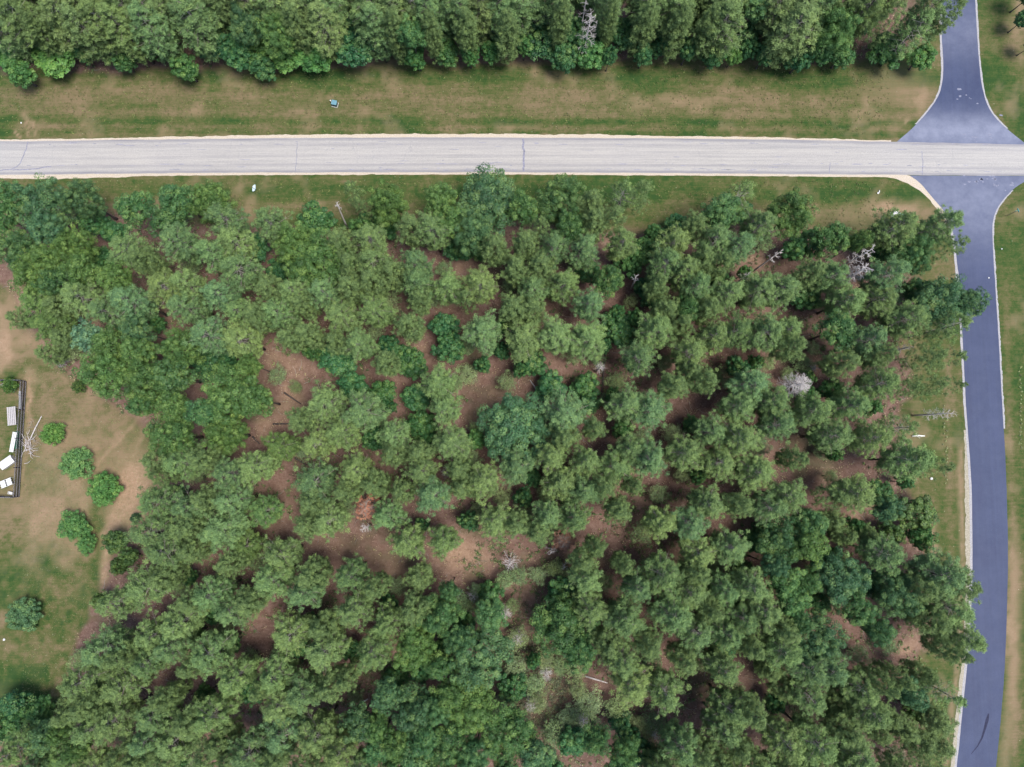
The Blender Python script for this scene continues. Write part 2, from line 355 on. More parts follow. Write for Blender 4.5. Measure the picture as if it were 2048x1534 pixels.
t.links.new(c, b.inputs["Base Color"]); b.inputs["Roughness"].default_value = 0.55; b.inputs["Specular IOR Level"].default_value = .12; bump(t, b, gr, .15, .01)
# gravel
mgv, t, b = new_mat("pale_gravel"); P = pos(t)
g1 = noise(t, 6, 5, .8, P); g2 = noise(t, .7, 4, .6, P)
c = ramp(t, g1, [(0.28, (0.236, 0.188, 0.134)), (0.5, (0.407, 0.349, 0.282)), (0.7, (0.525, 0.484, 0.422))])
c = mixc(t, mathn(t, 'MULTIPLY', mathn(t, 'SUBTRACT', g2, .52, True), 2.2, True), c, (0.42, 0.33, 0.22))
t.links.new(c, b.inputs["Base Color"]); b.inputs["Roughness"].default_value = .95; bump(t, b, g1, .6, .03)
mge, t, b = new_mat("road_edge_grit"); P = pos(t)
g1 = noise(t, 5, 5, .8, P)
c = ramp(t, g1, [(0.3, (0.173, 0.166, 0.173)), (0.55, (0.302, 0.295, 0.310)), (0.75, (0.418, 0.410, 0.418))])
t.links.new(c, b.inputs["Base Color"]); b.inputs["Roughness"].default_value = .9

mge2, t, b = new_mat("dirty_gravel"); P = pos(t)
g1 = noise(t, 4, 5, .8, P)
c = ramp(t, g1, [(0.3, (0.16, 0.14, 0.10)), (0.5, (0.27, 0.245, 0.19)), (0.72, (0.42, 0.385, 0.32))])
t.links.new(c, b.inputs["Base Color"]); b.inputs["Roughness"].default_value = .95
nl = smoothline([(1872, -900), (1880, -200), (1884, 0), (1883, 78), (1887, 130), (1885, 167), (1875, 198), (1849, 232), (1823, 258), (1793, 284)], 2)
nr = smoothline([(1925, -900), (1945, -200), (1950, 0), (1953, 50), (1956, 100), (1961, 160), (1970, 200), (1985, 230), (2010, 255), (2035, 275), (2054, 290)], 2)
sl = smoothline([(1819, 351), (1840, 365), (1867, 398), (1885, 418), (1899, 440), (1910, 480), (1914, 530), (1919, 560), (1927, 713), (1931, 800), (1939, 905), (1943, 962), (1945, 1067), (1945, 1153), (1942, 1230), (1935, 1325), (1927, 1400), (1914, 1534), (1870, 1900), (1800, 2400)], 2)
sr = smoothline([(2072, 352), (2046, 365), (2026, 378), (2008, 397), (1994, 416), (1986, 436), (1984, 465), (1987, 517), (1991, 583), (1998, 687), (2003, 791), (2010, 897), (2015, 1028), (2016, 1119), (2014, 1225), (2010, 1325), (2003, 1425), (1992, 1534), (1950, 1900), (1880, 2400)], 2)
tag(strip("main_road", m_top, m_bot, 0.030, mr, 400, .04, .04, 3, 26), kind='structure')
o1 = tag(strip("north_side_road", nl, nr, 0.022, mb, 200, .02, .02, 4, 12), kind='structure')
o2 = tag(strip("south_side_road", sl, sr, 0.022, mb, 260, .02, .02, 5, 12), kind='structure')
o = [q for q in COL.objects if q.name == "main_road"][0]; n = len(o.data.vertices); kk = np.arange(n) % 27 / 26.0
wr = .9 * np.exp(-((kk - .03) / .05) ** 2) + .95 * np.exp(-((kk - .965) / .045) ** 2) + .55 * np.exp(-((kk - .78) / .035) ** 2) + .35 * np.exp(-((kk - .2) / .05) ** 2) + .25 * np.exp(-((kk - .52) / .03) ** 2)
a = o.data.attributes.new("wear", 'FLOAT', 'POINT'); a.data.foreach_set("value", wr.astype(np.float32))
for o in (o1, o2):
    n = len(o.data.vertices); co = np.empty(n * 3, np.float32); o.data.vertices.foreach_get("co", co); co = co.reshape(-1, 3)
    x, y = to_px(co[:, 0], co[:, 1])
    d = .75 * np.exp(-((y - 262) / 34) ** 2) + .35 * np.exp(-((y - 60) / 60) ** 2) + .55 * np.exp(-((y - 400) / 90) ** 2) + .15
    a = o.data.attributes.new("dust", 'FLOAT', 'POINT'); a.data.foreach_set("value", d.astype(np.float32))
def off(L, dx, dy): return [(x + dx, y + dy) for x, y in L]
tag(strip("gravel_shoulder", off(m_top, 0, 2.5), [(x, y - 7 - 2.5 * math.sin(x * .004)) for x, y in m_top if x < 1812], 0.012, mgv, 420, 0, .16, 6, 3), kind='structure') if False else None
mt = [p for p in m_top if p[0] < 1812]; mbm = [p for p in m_bot if p[0] < 1822]
tag(strip("gravel_shoulder_north", off(mt, 0, 2.5), [(x, y - (3 + 4 * (.5 + .5 * math.sin(x * .0031 - 1.2)))) for x, y in mt], 0.012, mgv, 520, 0, .08, 6, 3), kind='structure')
sh_out = [(x, y + 4.5 + 5 * max(0, 1 - abs(x - 90) / 240)) for x, y in mbm if x < 1780]
corner_in = [(x, y - 2.5) for x, y in mbm if x < 1780] + smoothline([(1800, 348), (1822, 351), (1843, 366), (1870, 399), (1888, 418), (1902, 441)], 2)
corner_out = sh_out + smoothline([(1790, 357), (1815, 366), (1842, 382), (1862, 403), (1880, 424), (1896, 445)], 2)
tag(strip("gravel_shoulder_south", corner_in, corner_out, 0.012, mgv, 560, 0, .08, 7, 3), kind='structure')
def edge(name, L, w1, w2, mat, seed, z=0.014, j=.06):
    tag(strip(name, off(L, -w1, 0), off(L, w2, 0), z, mat, 260, j, j, seed, 2), kind='structure')
edge("road_edge_north_left", [p for p in nl if p[1] < 250], 4, 3, mge, 8)
edge("road_edge_north_right", [p for p in nr if p[1] < 262], 3, 3.5, mge, 9)
edge("road_edge_south_right", [p for p in sr if 380 < p[1] < 860], 3, 3.5, mge, 10)
edge("road_edge_south_left", [p for p in sl if 440 < p[1]], 5, 3, mge, 11)
edge("gravel_verge_south_left", smoothline([(1930, 860), (1931, 930), (1932, 1000), (1933, 1100), (1934, 1180), (1928, 1300), (1914, 1420), (1904, 1534), (1870, 1800)]), 2, 9, mge2, 12, .010, .07)
# tyre streak and repair marks on the roads (real marks on the surface)
m_mark = plain("tar_mark", (0.020, 0.022, 0.048), .6, .3, 3); m_mark2 = plain("faded_tar", (0.19, 0.19, 0.24), .8, .35, 3); m_lm = plain("white_scuff", (0.17, 0.18, 0.24), .8, .2, 5)
def mark(pts, w, z, mat, name="road_mark"):
    L = [G(x, y) for x, y in pts]; V = []; n = len(L)
    for i, p in enumerate(L):
        d = (L[min(i + 1, n - 1)] - L[max(i - 1, 0)]).normalized(); q = Vector((-d.y, d.x, 0)); ww = (w[i] if hasattr(w, '__len__') else w) / 2
        V += [(p + q * ww), (p - q * ww)]
    V = [(v_.x, v_.y, z) for v_ in V]
    me_ = bpy.data.meshes.new(name); me_.from_pydata(V, [], [(2 * i, 2 * i + 1, 2 * i + 3, 2 * i + 2) for i in range(n - 1)]); me_.materials.append(mat); me_.update()
    if me_.polygons[0].normal.z < 0: me_.flip_normals()
    return me_
def jl(pts, a, seed, step=6):
    r = random.Random(seed); return [(x + r.uniform(-a, a), y + r.uniform(-a, a)) for x, y in densify(pts, step)]
marks = [([(1977, 1427), (1974, 1440), (1970, 1455), (1964, 1475), (1955, 1492), (1942, 1508)], [.2, .5, .4, .28, .18, .08], .027, m_mark, "dark_streak", "dark tapering tar streak on the blue road near the bottom"),
         (jl([(0, 341), (28, 338), (40, 328), (50, 305), (57, 284)], 1, 1), .16, .036, m_mark2, "road_crack", "curved dark crack bending across the light road at its left end"),
         (jl([(25, 340), (60, 339), (103, 333)], .6, 2), .18, .036, m_mark2, "road_crack", "flat dark crack running along the light road's lower edge at the far left"),
         (jl([(1047, 277), (1047, 343)], 1.6, 3, 5), .34, .036, m_mark2, "road_crack", "thick patched cross crack in the middle of the light road"),
         (jl([(1844, 303), (1845, 322), (1845, 349)], 1.0, 4), .12, .036, m_mark2, "road_crack", "thin cross crack on the light road just before the junction"),
         (jl([(594, 283), (593, 310), (592, 342)], 1.2, 5), .10, .036, m_mark2, "road_crack", "thin cross crack on the light road above the pale blue panel side"),
         (jl([(1660, 325), (1659, 347)], .8, 6), .10, .036, m_mark2, "road_crack", "short cross crack in the light road's lower half near the junction")]
for pts, w, z, mm, nm, lb in marks: tag(obj(nm, mark(pts, w, z, mm, nm)), lb, "road mark")
rr = random.Random(5)
V = []; F = []
for i in range(150):      # small tar spots and worn dashes, uncountable
    x = rr.uniform(0, 2000); y = rr.choice([rr.gauss(328, 2.5), rr.gauss(339, 1.2), rr.gauss(286, 2), rr.uniform(284, 344)]) + (abs(x - 1024) / 1024) ** 2 * 4
    Lm = rr.uniform(.3, 2.6); Wm = rr.uniform(.05, .16); p = G(x, y); b0 = len(V); k = 7
    ring = [(p.x + math.cos(a) * Lm / 2 * rr.uniform(.7, 1.1), p.y + math.sin(a) * Wm / 2 * rr.uniform(.6, 1.3), .040) for a in [2 * math.pi * j / k for j in range(k)]]
    V += ring; F.append(tuple(range(b0, b0 + k)))
me = bpy.data.meshes.new("tar_flecks"); me.from_pydata(V, [], F); me.materials.append(plain("tar_fleck", (0.22, 0.22, 0.27), .8, .3, 2)); tag(obj("tar_flecks", me), "scattered grey tar flecks along the light road", "road mark", kind='stuff')
V = []; F = []
for i in range(46):
    x, y = rr.choice([(rr.gauss(1945, 14), rr.gauss(276, 5)), (rr.gauss(1990, 14), rr.gauss(272, 6)), (rr.gauss(1970, 25), rr.gauss(358, 5)), (rr.gauss(1925, 20), rr.gauss(205, 12)), (rr.gauss(1992, 15), rr.gauss(366, 10))])
    if not (1870 < x < 2040): continue
    p = G(x, y); b0 = len(V); k = 8; s = rr.uniform(.08, .42)
    V += [(p.x + math.cos(a) * s * rr.uniform(.5, 1.3), p.y + math.sin(a) * s * .6 * rr.uniform(.5, 1.3), .028) for a in [2 * math.pi * j / k for j in range(k)]]; F.append(tuple(range(b0, b0 + k)))
me = bpy.data.meshes.new("grit_patches"); me.from_pydata(V, [], F); me.materials.append(m_lm); tag(obj("grit_patches", me), "pale grit patches scattered on the blue road mouth", "grit", kind='stuff')

# ------------------------------------------------------------------ foliage meshes
def leaves(centers, radii, n, ln, wd, seed, zmin=-0.35, jit=0.55, up=0.35, tone_p=.22, tone_l=.12, shell=(0.55, 1.05), radial=0.0):
    rs = np.random.RandomState(seed); C = np.asarray(centers, float); R = np.asarray(radii, float); m = len(C)
    d = rs.normal(size=(m * n, 3)); d /= np.linalg.norm(d, axis=1)[:, None]
    z = d[:, 2]; d[:, 2] = np.where(z < zmin, -z, z)
    pc = np.repeat(C, n, 0); pr = np.repeat(R, n)
    p = pc + d * (pr * rs.uniform(shell[0], shell[1], m * n))[:, None] * np.array([1, 1, .8])
    nn = d + rs.normal(size=d.shape) * jit + np.array([0, 0, up]); nn /= np.linalg.norm(nn, axis=1)[:, None]
    a = rs.normal(size=d.shape); a = a * (1 - radial) + d * radial * 1.5
    a -= nn * (a * nn).sum(1)[:, None]; a /= np.linalg.norm(a, axis=1)[:, None] + 1e-9; bb = np.cross(nn, a)
    L = (ln * rs.uniform(.7, 1.3, m * n))[:, None] / 2; Wd = (wd * rs.uniform(.7, 1.3, m * n))[:, None] / 2
    V = np.stack([p - a * L, p - bb * Wd + a * L * .15, p + a * L, p + bb * Wd + a * L * .15], 1).reshape(-1, 3)
    F = np.arange(m * n * 4).reshape(-1, 4)
    tone = np.repeat(rs.normal(1, tone_p, m), n) + rs.normal(0, tone_l, m * n)
    return V, F, np.clip(tone, .45, 1.6)
def trunk_mb(h, r0, seed, base=0.0, lean=.25, flare=1.5):
    r = random.Random(seed); m = MB(); k = 8; pts = []; rad = []
    ax, ay = r.uniform(-lean, lean), r.uniform(-lean, lean)
    for i in range(k + 1):
        f_ = i / k; pts.append((ax * math.sin(f_ * 2.5), ay * math.sin(f_ * 2.2), base + (h - base) * f_)); rad.append(r0 * (1 - .85 * f_) * (flare if i == 0 else 1))
    m.tube(pts, rad, 8); return m
def pine(seed, sparse=False, zlo=5.4):
    r = random.Random(seed); H = 16.0; C = []; R = []; limbs = MB(); tm = trunk_mb(H - .5, .17, seed)
    ph = [r.uniform(0, 6.28) for _ in range(3)]
    nwh = (11 if zlo > 4 else 14) if not sparse else 8
    for k in range(nwh):
        f_ = k / (nwh - 1); z = zlo + f_ * (15.3 - zlo)
        prof = (0.60 + .85 * f_) if f_ < .45 else max(.18, 1 - ((f_ - .45) / .56) ** 1.8 * .84)
        nb = (7 if f_ < .7 else 5) if not sparse else 5
        a0 = r.uniform(0, 6.28)
        for j in range(nb):
            az = a0 + 6.283 * j / nb + r.uniform(-.25, .25)
            L = 3.0 * prof * r.uniform(.72, 1.12) * (1 + .13 * math.cos(3 * az + ph[0]) + .10 * math.cos(5 * az + ph[1]))
            zz = z + r.uniform(-.3, .3); rise = L * r.uniform(.02, .25) * (1 if f_ > .3 else .2)
            def bp(t_): return Vector((math.cos(az) * L * t_, math.sin(az) * L * t_, zz + rise * t_ * t_ + .25 * t_))
            limbs.tube([bp(0), bp(.35), bp(.7), bp(.97)], [.045, .032, .02, .008], 4, False)
            spots = [(1.0, 0), (.8, .42), (.8, -.42), (.55, .3), (.55, -.35)] if L > 1.5 else [(1, 0), (.7, .3)]
            for t_, s in spots:
                if sparse and r.random() < .42: continue
                if not sparse and r.random() < .14: continue
                p = bp(t_ + r.uniform(-.06, .06)); side = Vector((-math.sin(az), math.cos(az), 0)) * (s * L * .42 + r.uniform(-.1, .1))
                q = p + side + Vector((0, 0, r.uniform(-.05, .22)))
                if s: limbs.tube([bp(t_ * .75), q], [.016, .006], 3, False)
                C.append(q); R.append(r.uniform(.36, .58))
    for _ in range(12): C.append(Vector((r.uniform(-.75, .75), r.uniform(-.75, .75), r.uniform(14.9, 16.0)))); R.append(.42)
    V, F, T = leaves(C, R, 60 if not sparse else 42, .32, .082, seed, -.4, .5, .5, .13, .13, (.15, 1.12), .45)
    return dict(trunk=tm.mesh("trunk", M_bark, True), limbs=limbs.mesh("branches", M_limb), crown=mesh_np("crown", V, F, M_needle, T), r=3.0, h=16.0)
def pine_edge(seed): return pine(seed, False, 2.6)
def broad(seed, r0=3.3, H=13.5, cz=9.8, hz=4.2, np_=92, pr=(.50, .82), nl_=95, leaf=.25, lump=.36, low=False, basez=None, mat=None):
    r = random.Random(seed); C = []; R = []; lobes = []
    nlb = int(11 * (r0 / 3.3) ** 1.7)
    for i in range(nlb):
        a = 2.4 * i + r.uniform(-.4, .4); e = math.asin(r.uniform(-.1, 1.0)); lobes.append((Vector((math.cos(a) * math.cos(e), math.sin(a) * math.cos(e), math.sin(e))), r.uniform(.5, 1.0)))
    ga = 2.399963
    for i in range(np_):
        zf = 1 - 1.45 * (i + .5) / np_; a = ga * i + r.uniform(-.2, .2); s = math.sqrt(max(0, 1 - zf * zf)); d = Vector((s * math.cos(a), s * math.sin(a), zf))
        k = 0
        for ld, amp in lobes: k = max(k, amp * max(0, d.dot(ld)) ** (13 if r0 < 4 else 26))
        rad = min(1.1, 1 - lump + lump * k * 1.25 + r.uniform(-.20, .10))
        if k < .16 and r.random() < .7: rad *= .72
        p = Vector((d.x * r0 * rad, d.y * r0 * rad, cz + d.z * hz * rad)); C.append(p); R.append(r.uniform(*pr) * (r0 / 3.3) ** .35)
    for i in range(int(np_ * .18)):
        d = Vector((r.uniform(-.5, .5), r.uniform(-.5, .5), r.uniform(-.5, .55))); C.append(Vector((d.x * r0, d.y * r0, cz + d.z * hz))); R.append(.5)
    V, F, T = leaves(C, R, nl_, leaf, leaf * .62, seed, -.25, .30, .30, .17, .14, (.72, 1.06))
    limbs = MB(); tm = trunk_mb(cz, .20 * (r0 / 3.3), seed, 0, .3)
    for i in range(9):
        p = r.choice(C); b0 = Vector((0, 0, cz * r.uniform(.55, .95))); limbs.tube([b0, b0.lerp(p, .5) + Vector((0, 0, .3)), b0.lerp(p, .92)], [.09, .05, .02], 4, False)
    return dict(trunk=tm.mesh("trunk", M_bark, True), limbs=limbs.mesh("branches", M_limb), crown=mesh_np("crown", V, F, mat or M_leaf, T), r=r0, h=H)
PINES = [pine(100 + i) for i in range(8)]
EDGE = [pine(150 + i, False, 2.6) for i in range(5)]
SPARSE = [pine(200 + i, True) for i in range(4)]
BROADS = [broad(300 + i) for i in range(7)]
LOWS = [broad(400 + i, 2.6, 6.8, 3.9, 2.7, 75, (.40, .66), 80, .25, .30) for i in range(4)]
SAPS = [broad(500 + i, 1.9, 4.6, 2.8, 1.8, 75, (.3, .6), 26, .14, .35) for i in range(4)]
SHRUBS = [broad(600 + i, 2.9, 3.6, 1.5, 1.9, 110, (.34, .56), 80, .19, .22) for i in range(4)]
BIGOAK = broad(700, 5.6, 13.5, 7.8, 5.6, 220, (.48, .80), 120, .25, .28)
TEALP = [broad(720 + i, 2.6, 12, 8.5, 3.6, 120, (.35, .55), 44, .24, .42) for i in range(2)]
BIGS = [broad(710 + i, 5.2, 14.0, 9.0, 5.4, 165, (.50, .85), 120, .25, .34) for i in range(4)]
KINDS = {}
tree_list = []   # (kind word, code, px, py, r px)

# ------------------------------------------------------------------ where the trees stand: traced crown centres, photo tiles (tile origin, scale)
TILES = [((0, 0, 3.836), "p70,60,150 p250,40,140 p30,230,130 p230,190,140 p480,60,140 p560,190,150 p640,80,120 p690,300,120 p840,50,140 p830,220,140 p1000,110,140 p1130,170,150 p960,370,120 p1190,330,130 p1390,40,110 p1520,200,170 p1600,390,120 p1300,440,100 b430,430,170 d620,470,150 b60,420,130 b160,590,100 d1430,530,100 p1710,50,100 d1850,420,110 d1640,170,100 t1890,180,140 d950,470,90 p170,330,100 d400,200,80 p340,330,80"),
 ((512, 0, 3.836), "p150,60,140 p330,70,150 p540,70,150 p540,230,130 p330,230,110 t30,350,130 d60,520,90 y170,260,140 y240,430,130 b290,560,85 b440,430,130 b550,470,90 d760,380,150 d720,240,90 p900,90,150 p930,260,120 p1060,130,120 p1080,350,90 b1200,290,110 b1215,450,85 d1400,200,100 p1350,350,80 d1460,400,100 p1560,80,140 p1720,100,140 p1620,280,100 b1640,430,75 p1880,100,120 p1930,300,100 b1820,380,95 d1400,60,80"),
 ((1024, 0, 3.836), "p60,60,140 p20,250,110 d230,330,140 p340,80,120 p370,200,85 d520,330,120 d690,220,110 b620,430,100 p720,60,120 p740,180,70 d880,260,140 d850,390,110 p1050,70,130 p1010,220,100 p1260,80,130 p1270,230,110 p1200,380,85 d1350,380,85 p1620,60,140 p1600,230,150 p1620,380,110 p1480,280,90 b1690,440,65 d1820,260,100 b1870,80,110 p1440,30,80"),
 ((1536, 0, 3.836), "t20,50,90 p220,120,150 p170,330,150 p560,50,110 y520,230,160 d400,370,110 d560,430,100 d740,170,90 s900,20,100 s930,160,110 p1230,70,130 p1370,120,100 s1120,230,160 d900,380,130 b1170,450,100 d1960,150,70 s1060,330,110 d2010,-40,80 d2030,330,60"),
 ((0, 340, 3.835), "t240,120,120 b440,110,120 b640,180,130 b120,230,130 t330,260,140 t560,290,130 b20,370,120 b220,390,130 t400,470,120 y60,500,120 y230,620,130 y560,560,130 b80,700,110 y300,800,140 b150,840,90 y430,700,110 b450,870,100 y650,790,120 y920,840,120 d780,680,100 d720,400,110 d870,480,90 b1060,300,130 b1150,190,120 b1380,250,130 y1100,440,130 b1310,400,130 p1380,560,140 p1000,620,130 p1120,700,100 y1190,770,120 p640,980,130 p790,960,120 p830,1090,120 p1010,1010,140 p1280,910,130 p1440,880,120 p1430,1050,120 q300,1010,140 q460,1040,110 q230,1140,130 q400,1190,140 q160,1140,80 q330,1290,120 q510,1290,90 q380,1410,80 T690,1270,110 w540,1390,75 t1060,1230,110 y860,1350,120 y1090,1400,115 y1350,1300,140 y1500,1390,110 y740,1450,120 y910,1500,100 y1200,1500,110 d980,1170,90 d1210,1180,60"),
 ((400, 340, 3.835), "y90,240,140 b40,330,110 p190,380,130 p270,560,130 p100,640,130 p60,770,120 p300,770,130 p380,860,100 d430,600,110 d480,710,90 p540,410,120 d880,390,130 b560,550,130 y650,640,130 b830,520,140 y890,690,160 y770,800,90 y990,780,100 d600,760,90 p1080,560,110 p1170,740,100 p1160,900,110 s1180,180,90 s1240,290,60 y1440,260,140 d1400,430,110 d1260,440,90 p1310,540,130 p1440,600,110 p1330,710,120 p1320,860,110 p1480,790,110 p550,910,110 p720,930,115 p950,940,120 p560,1010,70 p160,960,130 p310,1090,115 p450,1120,105 p600,1100,120 p640,1190,90 p790,1040,90 p1080,1110,125 p990,1230,130 p830,1260,110 p690,1290,100 p1050,1320,90 p1350,1080,125 p1480,1130,110 p1230,1340,120 p1310,1450,130 p80,1270,140 p310,1300,145 d230,1380,80 d60,1490,110 d1060,1440,130 p1430,1480,100 y400,1510,90"),
 ((800, 340, 3.835), "y40,270,90 p90,450,110 y320,250,120 b210,290,100 p250,460,120 y390,400,110 t600,120,120 t700,230,130 b530,260,120 b850,170,110 t820,310,130 t560,460,130 t730,440,130 b940,300,110 d450,590,100 d620,610,90 b1080,150,110 b1220,200,130 b1250,340,140 b1400,180,110 b1090,330,110 b1290,460,110 s1080,450,90 p1460,260,110 p1490,400,110 p290,600,125 p740,600,110 p130,720,120 p140,870,120 p150,1000,90 p680,720,115 p960,570,110 p890,760,105 p1180,600,115 p1080,740,110 p1410,610,125 p370,900,120 p390,1020,110 p610,880,135 p640,1010,110 s510,990,80 p1020,920,115 p870,1060,110 p1010,1070,110 p1250,880,130 p1410,900,135 p1300,1010,115 p1460,1030,115 p640,1240,145 p70,1190,110 p180,1260,150 p950,1300,150 p1000,1170,110 p1200,1270,140 p1160,1390,115 p1430,1290,145 d340,1200,100 d380,1350,115 d1450,780,90 d100,1490,110 d1030,1480,90 d810,1190,70 d780,1390,60"),
 ((1200, 340, 3.835), "s170,190,115 s310,180,110 s390,220,80 s110,370,110 p30,390,95 s200,450,85 p170,560,115 p80,650,115 b60,860,110 d340,620,105 d230,700,100 d410,490,70 d580,430,90 p720,430,100 s1080,190,130 b920,340,130 d1070,330,90 p1220,430,125 y1380,240,110 y1450,360,130 b1430,490,110 w1250,560,75 d1480,620,85 p880,550,125 p1060,590,120 p570,570,125 p500,720,130 p650,770,120 p560,850,100 p440,890,90 p780,700,110 p740,900,115 p920,720,95 p1010,760,105 p980,950,125 p1030,1040,80 p1210,920,130 p1390,920,140 p1340,1050,120 p1200,1040,90 d400,980,85 d330,900,75 p640,1090,130 p500,1080,105 p620,1190,90 p820,1060,105 p790,1170,120 p870,1270,115 p1040,1240,125 p1080,1370,100 p1270,1240,140 p1430,1230,115 p1350,1370,120 p1460,1360,100 d150,1230,130 d170,1330,100 d270,1140,65 d130,1100,65 p430,1230,135 p390,1350,130 p300,1440,120 p690,1400,125 p620,1490,110 p900,1380,110 d1100,790,50"),
 ((1600, 340, 3.835), "y30,270,110 b10,430,100 d80,560,110 b230,530,120 b340,620,110 y430,560,75 p740,440,140 p1080,420,125 p1190,410,80 s1150,590,110 p1240,650,105 s1080,660,90 b850,650,150 d620,640,90 b900,760,100 d950,540,75 p680,800,135 p240,810,120 p80,790,105 p360,1000,135 p600,1000,125 p560,1110,85 t1190,890,110 t1050,980,120 t1210,1030,130 t1360,1020,75 d900,930,110 d60,980,100 d130,1080,110 b280,1230,130 b370,1160,100 b170,1290,100 p820,1140,140 p740,1250,100 s1150,1190,120 p1250,1260,80 p1150,1330,130 s1030,1280,90 p520,1310,125 p610,1420,95 p330,1480,110 p640,1490,100 s970,1440,110 s1120,1450,100 p0,1330,90 w540,550,40"),
 ((0, 740, 3.835), "y760,40,130 y900,140,120 y1130,80,140 b1340,50,130 b1120,260,100 y1350,270,115 y1240,430,135 b1430,440,120 b1210,540,90 b1440,590,110 p1220,700,110 p1390,710,120 p1260,810,70 p1210,1010,125 p1460,1050,120 p1440,1200,110 p1160,1250,140 p1290,1200,100 p1130,1370,110 p1290,1390,130 p1490,1380,100 k900,1310,80 k1000,1430,65 k930,1500,60"),
 ((400, 740, 3.835), "y60,130,120 y240,120,150 b420,70,130 y450,230,120 y300,310,130 b60,330,115 y220,490,125 b320,540,95 y90,530,110 b500,370,80 p40,690,110 p230,790,115 p430,740,125 q620,590,120 p780,380,100 p960,260,140 p1260,320,150 p1310,460,95 p1090,480,120 p1110,590,110 p900,560,115 p920,670,90 d1350,520,105 d1390,180,110 d1180,120,110 d1080,50,95 p1490,500,115 p1490,640,100 p1200,770,130 p1350,880,100 p1430,750,110 p880,860,135 p870,1010,105 p1120,930,95 q700,1060,75 p1440,1120,115 p990,1150,120 p830,1190,105 q500,1080,115 p240,1000,125 p60,990,105 p170,1230,145 q350,1350,115 p60,1400,90 p230,1480,100 p620,1420,130 p870,1450,115 p1260,1380,135 p1150,1480,95 p1400,1440,90 p1510,1340,85 w600,40,70 w740,130,50"),
 ((800, 740, 3.835), "d60,90,120 d130,210,110 d30,260,95 p300,110,135 p400,180,110 p340,290,115 p420,400,110 p400,560,135 d180,430,115 d230,550,80 d650,90,75 w820,90,70 w520,30,80 w440,110,50 O880,440,265 p1270,340,165 d1420,120,105 d1150,120,110 d1060,50,90 d1250,60,95 d1450,260,80 p1260,520,110 p1160,660,120 p1240,860,140 p1430,700,115 p1490,450,85 p1420,920,120 p890,740,135 p860,870,105 p640,850,130 p460,760,100 p470,900,100 p660,970,95 p60,540,115 p150,640,105 p170,790,115 p20,930,95 p250,960,130 p270,1060,95 p740,1160,125 p900,1180,105 p1140,1110,115 p1060,1240,100 p1340,1140,115 d520,1160,75 p60,1320,125 p330,1310,115 p320,1420,80 p140,1490,100 p660,1430,115 p1400,1460,95 p1500,1360,80 d950,980,75 p1180,760,90"),
 ((1200, 740, 3.835), "p280,50,130 p200,270,135 p380,300,140 p560,120,110 p590,230,95 p690,10,90 p800,80,100 p820,210,130 p1160,110,145 p1060,280,115 p1310,250,140 p1360,420,120 p1310,520,105 p850,470,115 p1070,530,140 p650,640,130 p920,710,125 p940,830,85 p1200,780,140 p1490,680,85 p40,500,105 p230,610,115 p120,740,130 p380,680,130 p370,790,105 p260,890,75 p30,900,95 p600,970,115 p830,1030,125 p140,1070,100 p190,1170,110 p370,1080,110 p470,1170,120 p690,1180,125 p1060,1030,100 p1140,1120,130 p1310,1050,120 p1450,970,120 p100,1340,140 p290,1360,105 p180,1490,80 p640,1300,100 p750,1400,125 p850,1330,90 p1000,1360,130 p430,1500,100 d1270,1250,100 b1400,1290,130 b1330,1400,100 b1480,1220,100 t1310,1500,85 d700,420,65 d100,200,60"),
 ((1600, 740, 3.835), "s280,40,95 p610,100,130 p730,120,90 s800,140,85 s1000,110,105 s1140,130,75 p100,310,130 p390,270,120 p430,370,90 p250,500,130 p550,520,120 s760,440,115 p610,470,80 p850,690,140 p710,740,125 p810,820,90 s1030,730,95 p50,760,140 p420,940,130 s260,970,105 p10,1020,100 d600,950,105 t650,1060,90 k880,1110,140 d930,1290,90 d240,160,85 b60,1170,110 y50,1340,120 k690,1250,90 q240,1150,85 q340,1270,75 q510,1260,75 p640,1410,125 p1060,1460,130 p560,1490,90 d420,1200,75 d550,280,65 d250,640,55 d800,860,50"),
 ((0, 1134, 3.835), "S190,370,110 p900,270,115 p1130,150,145 p1270,70,100 p970,370,100 p810,620,140 p740,530,80 p940,680,90 p1190,520,130 p1380,430,130 p1330,600,120 p1490,250,95 p1150,720,115 p1490,750,95 p640,870,140 p760,800,90 p600,1000,100 p950,900,135 p550,1110,100 p700,1060,110 p720,1230,140 p880,1170,130 p830,1360,140 p1000,1120,90 p1200,1130,120 p1280,1000,90 p1390,950,130 p1460,1170,110 p1350,1330,140 p1150,1310,120 p1100,1450,110 y500,1240,80 y630,1380,80 d130,1080,130 d300,1130,110 d60,1220,120 t360,1290,105 p130,1400,115 p50,1500,100 q510,1450,120 q350,1500,90 d1460,80,60 k790,250,55 p960,1450,100 p1300,1470,90"),
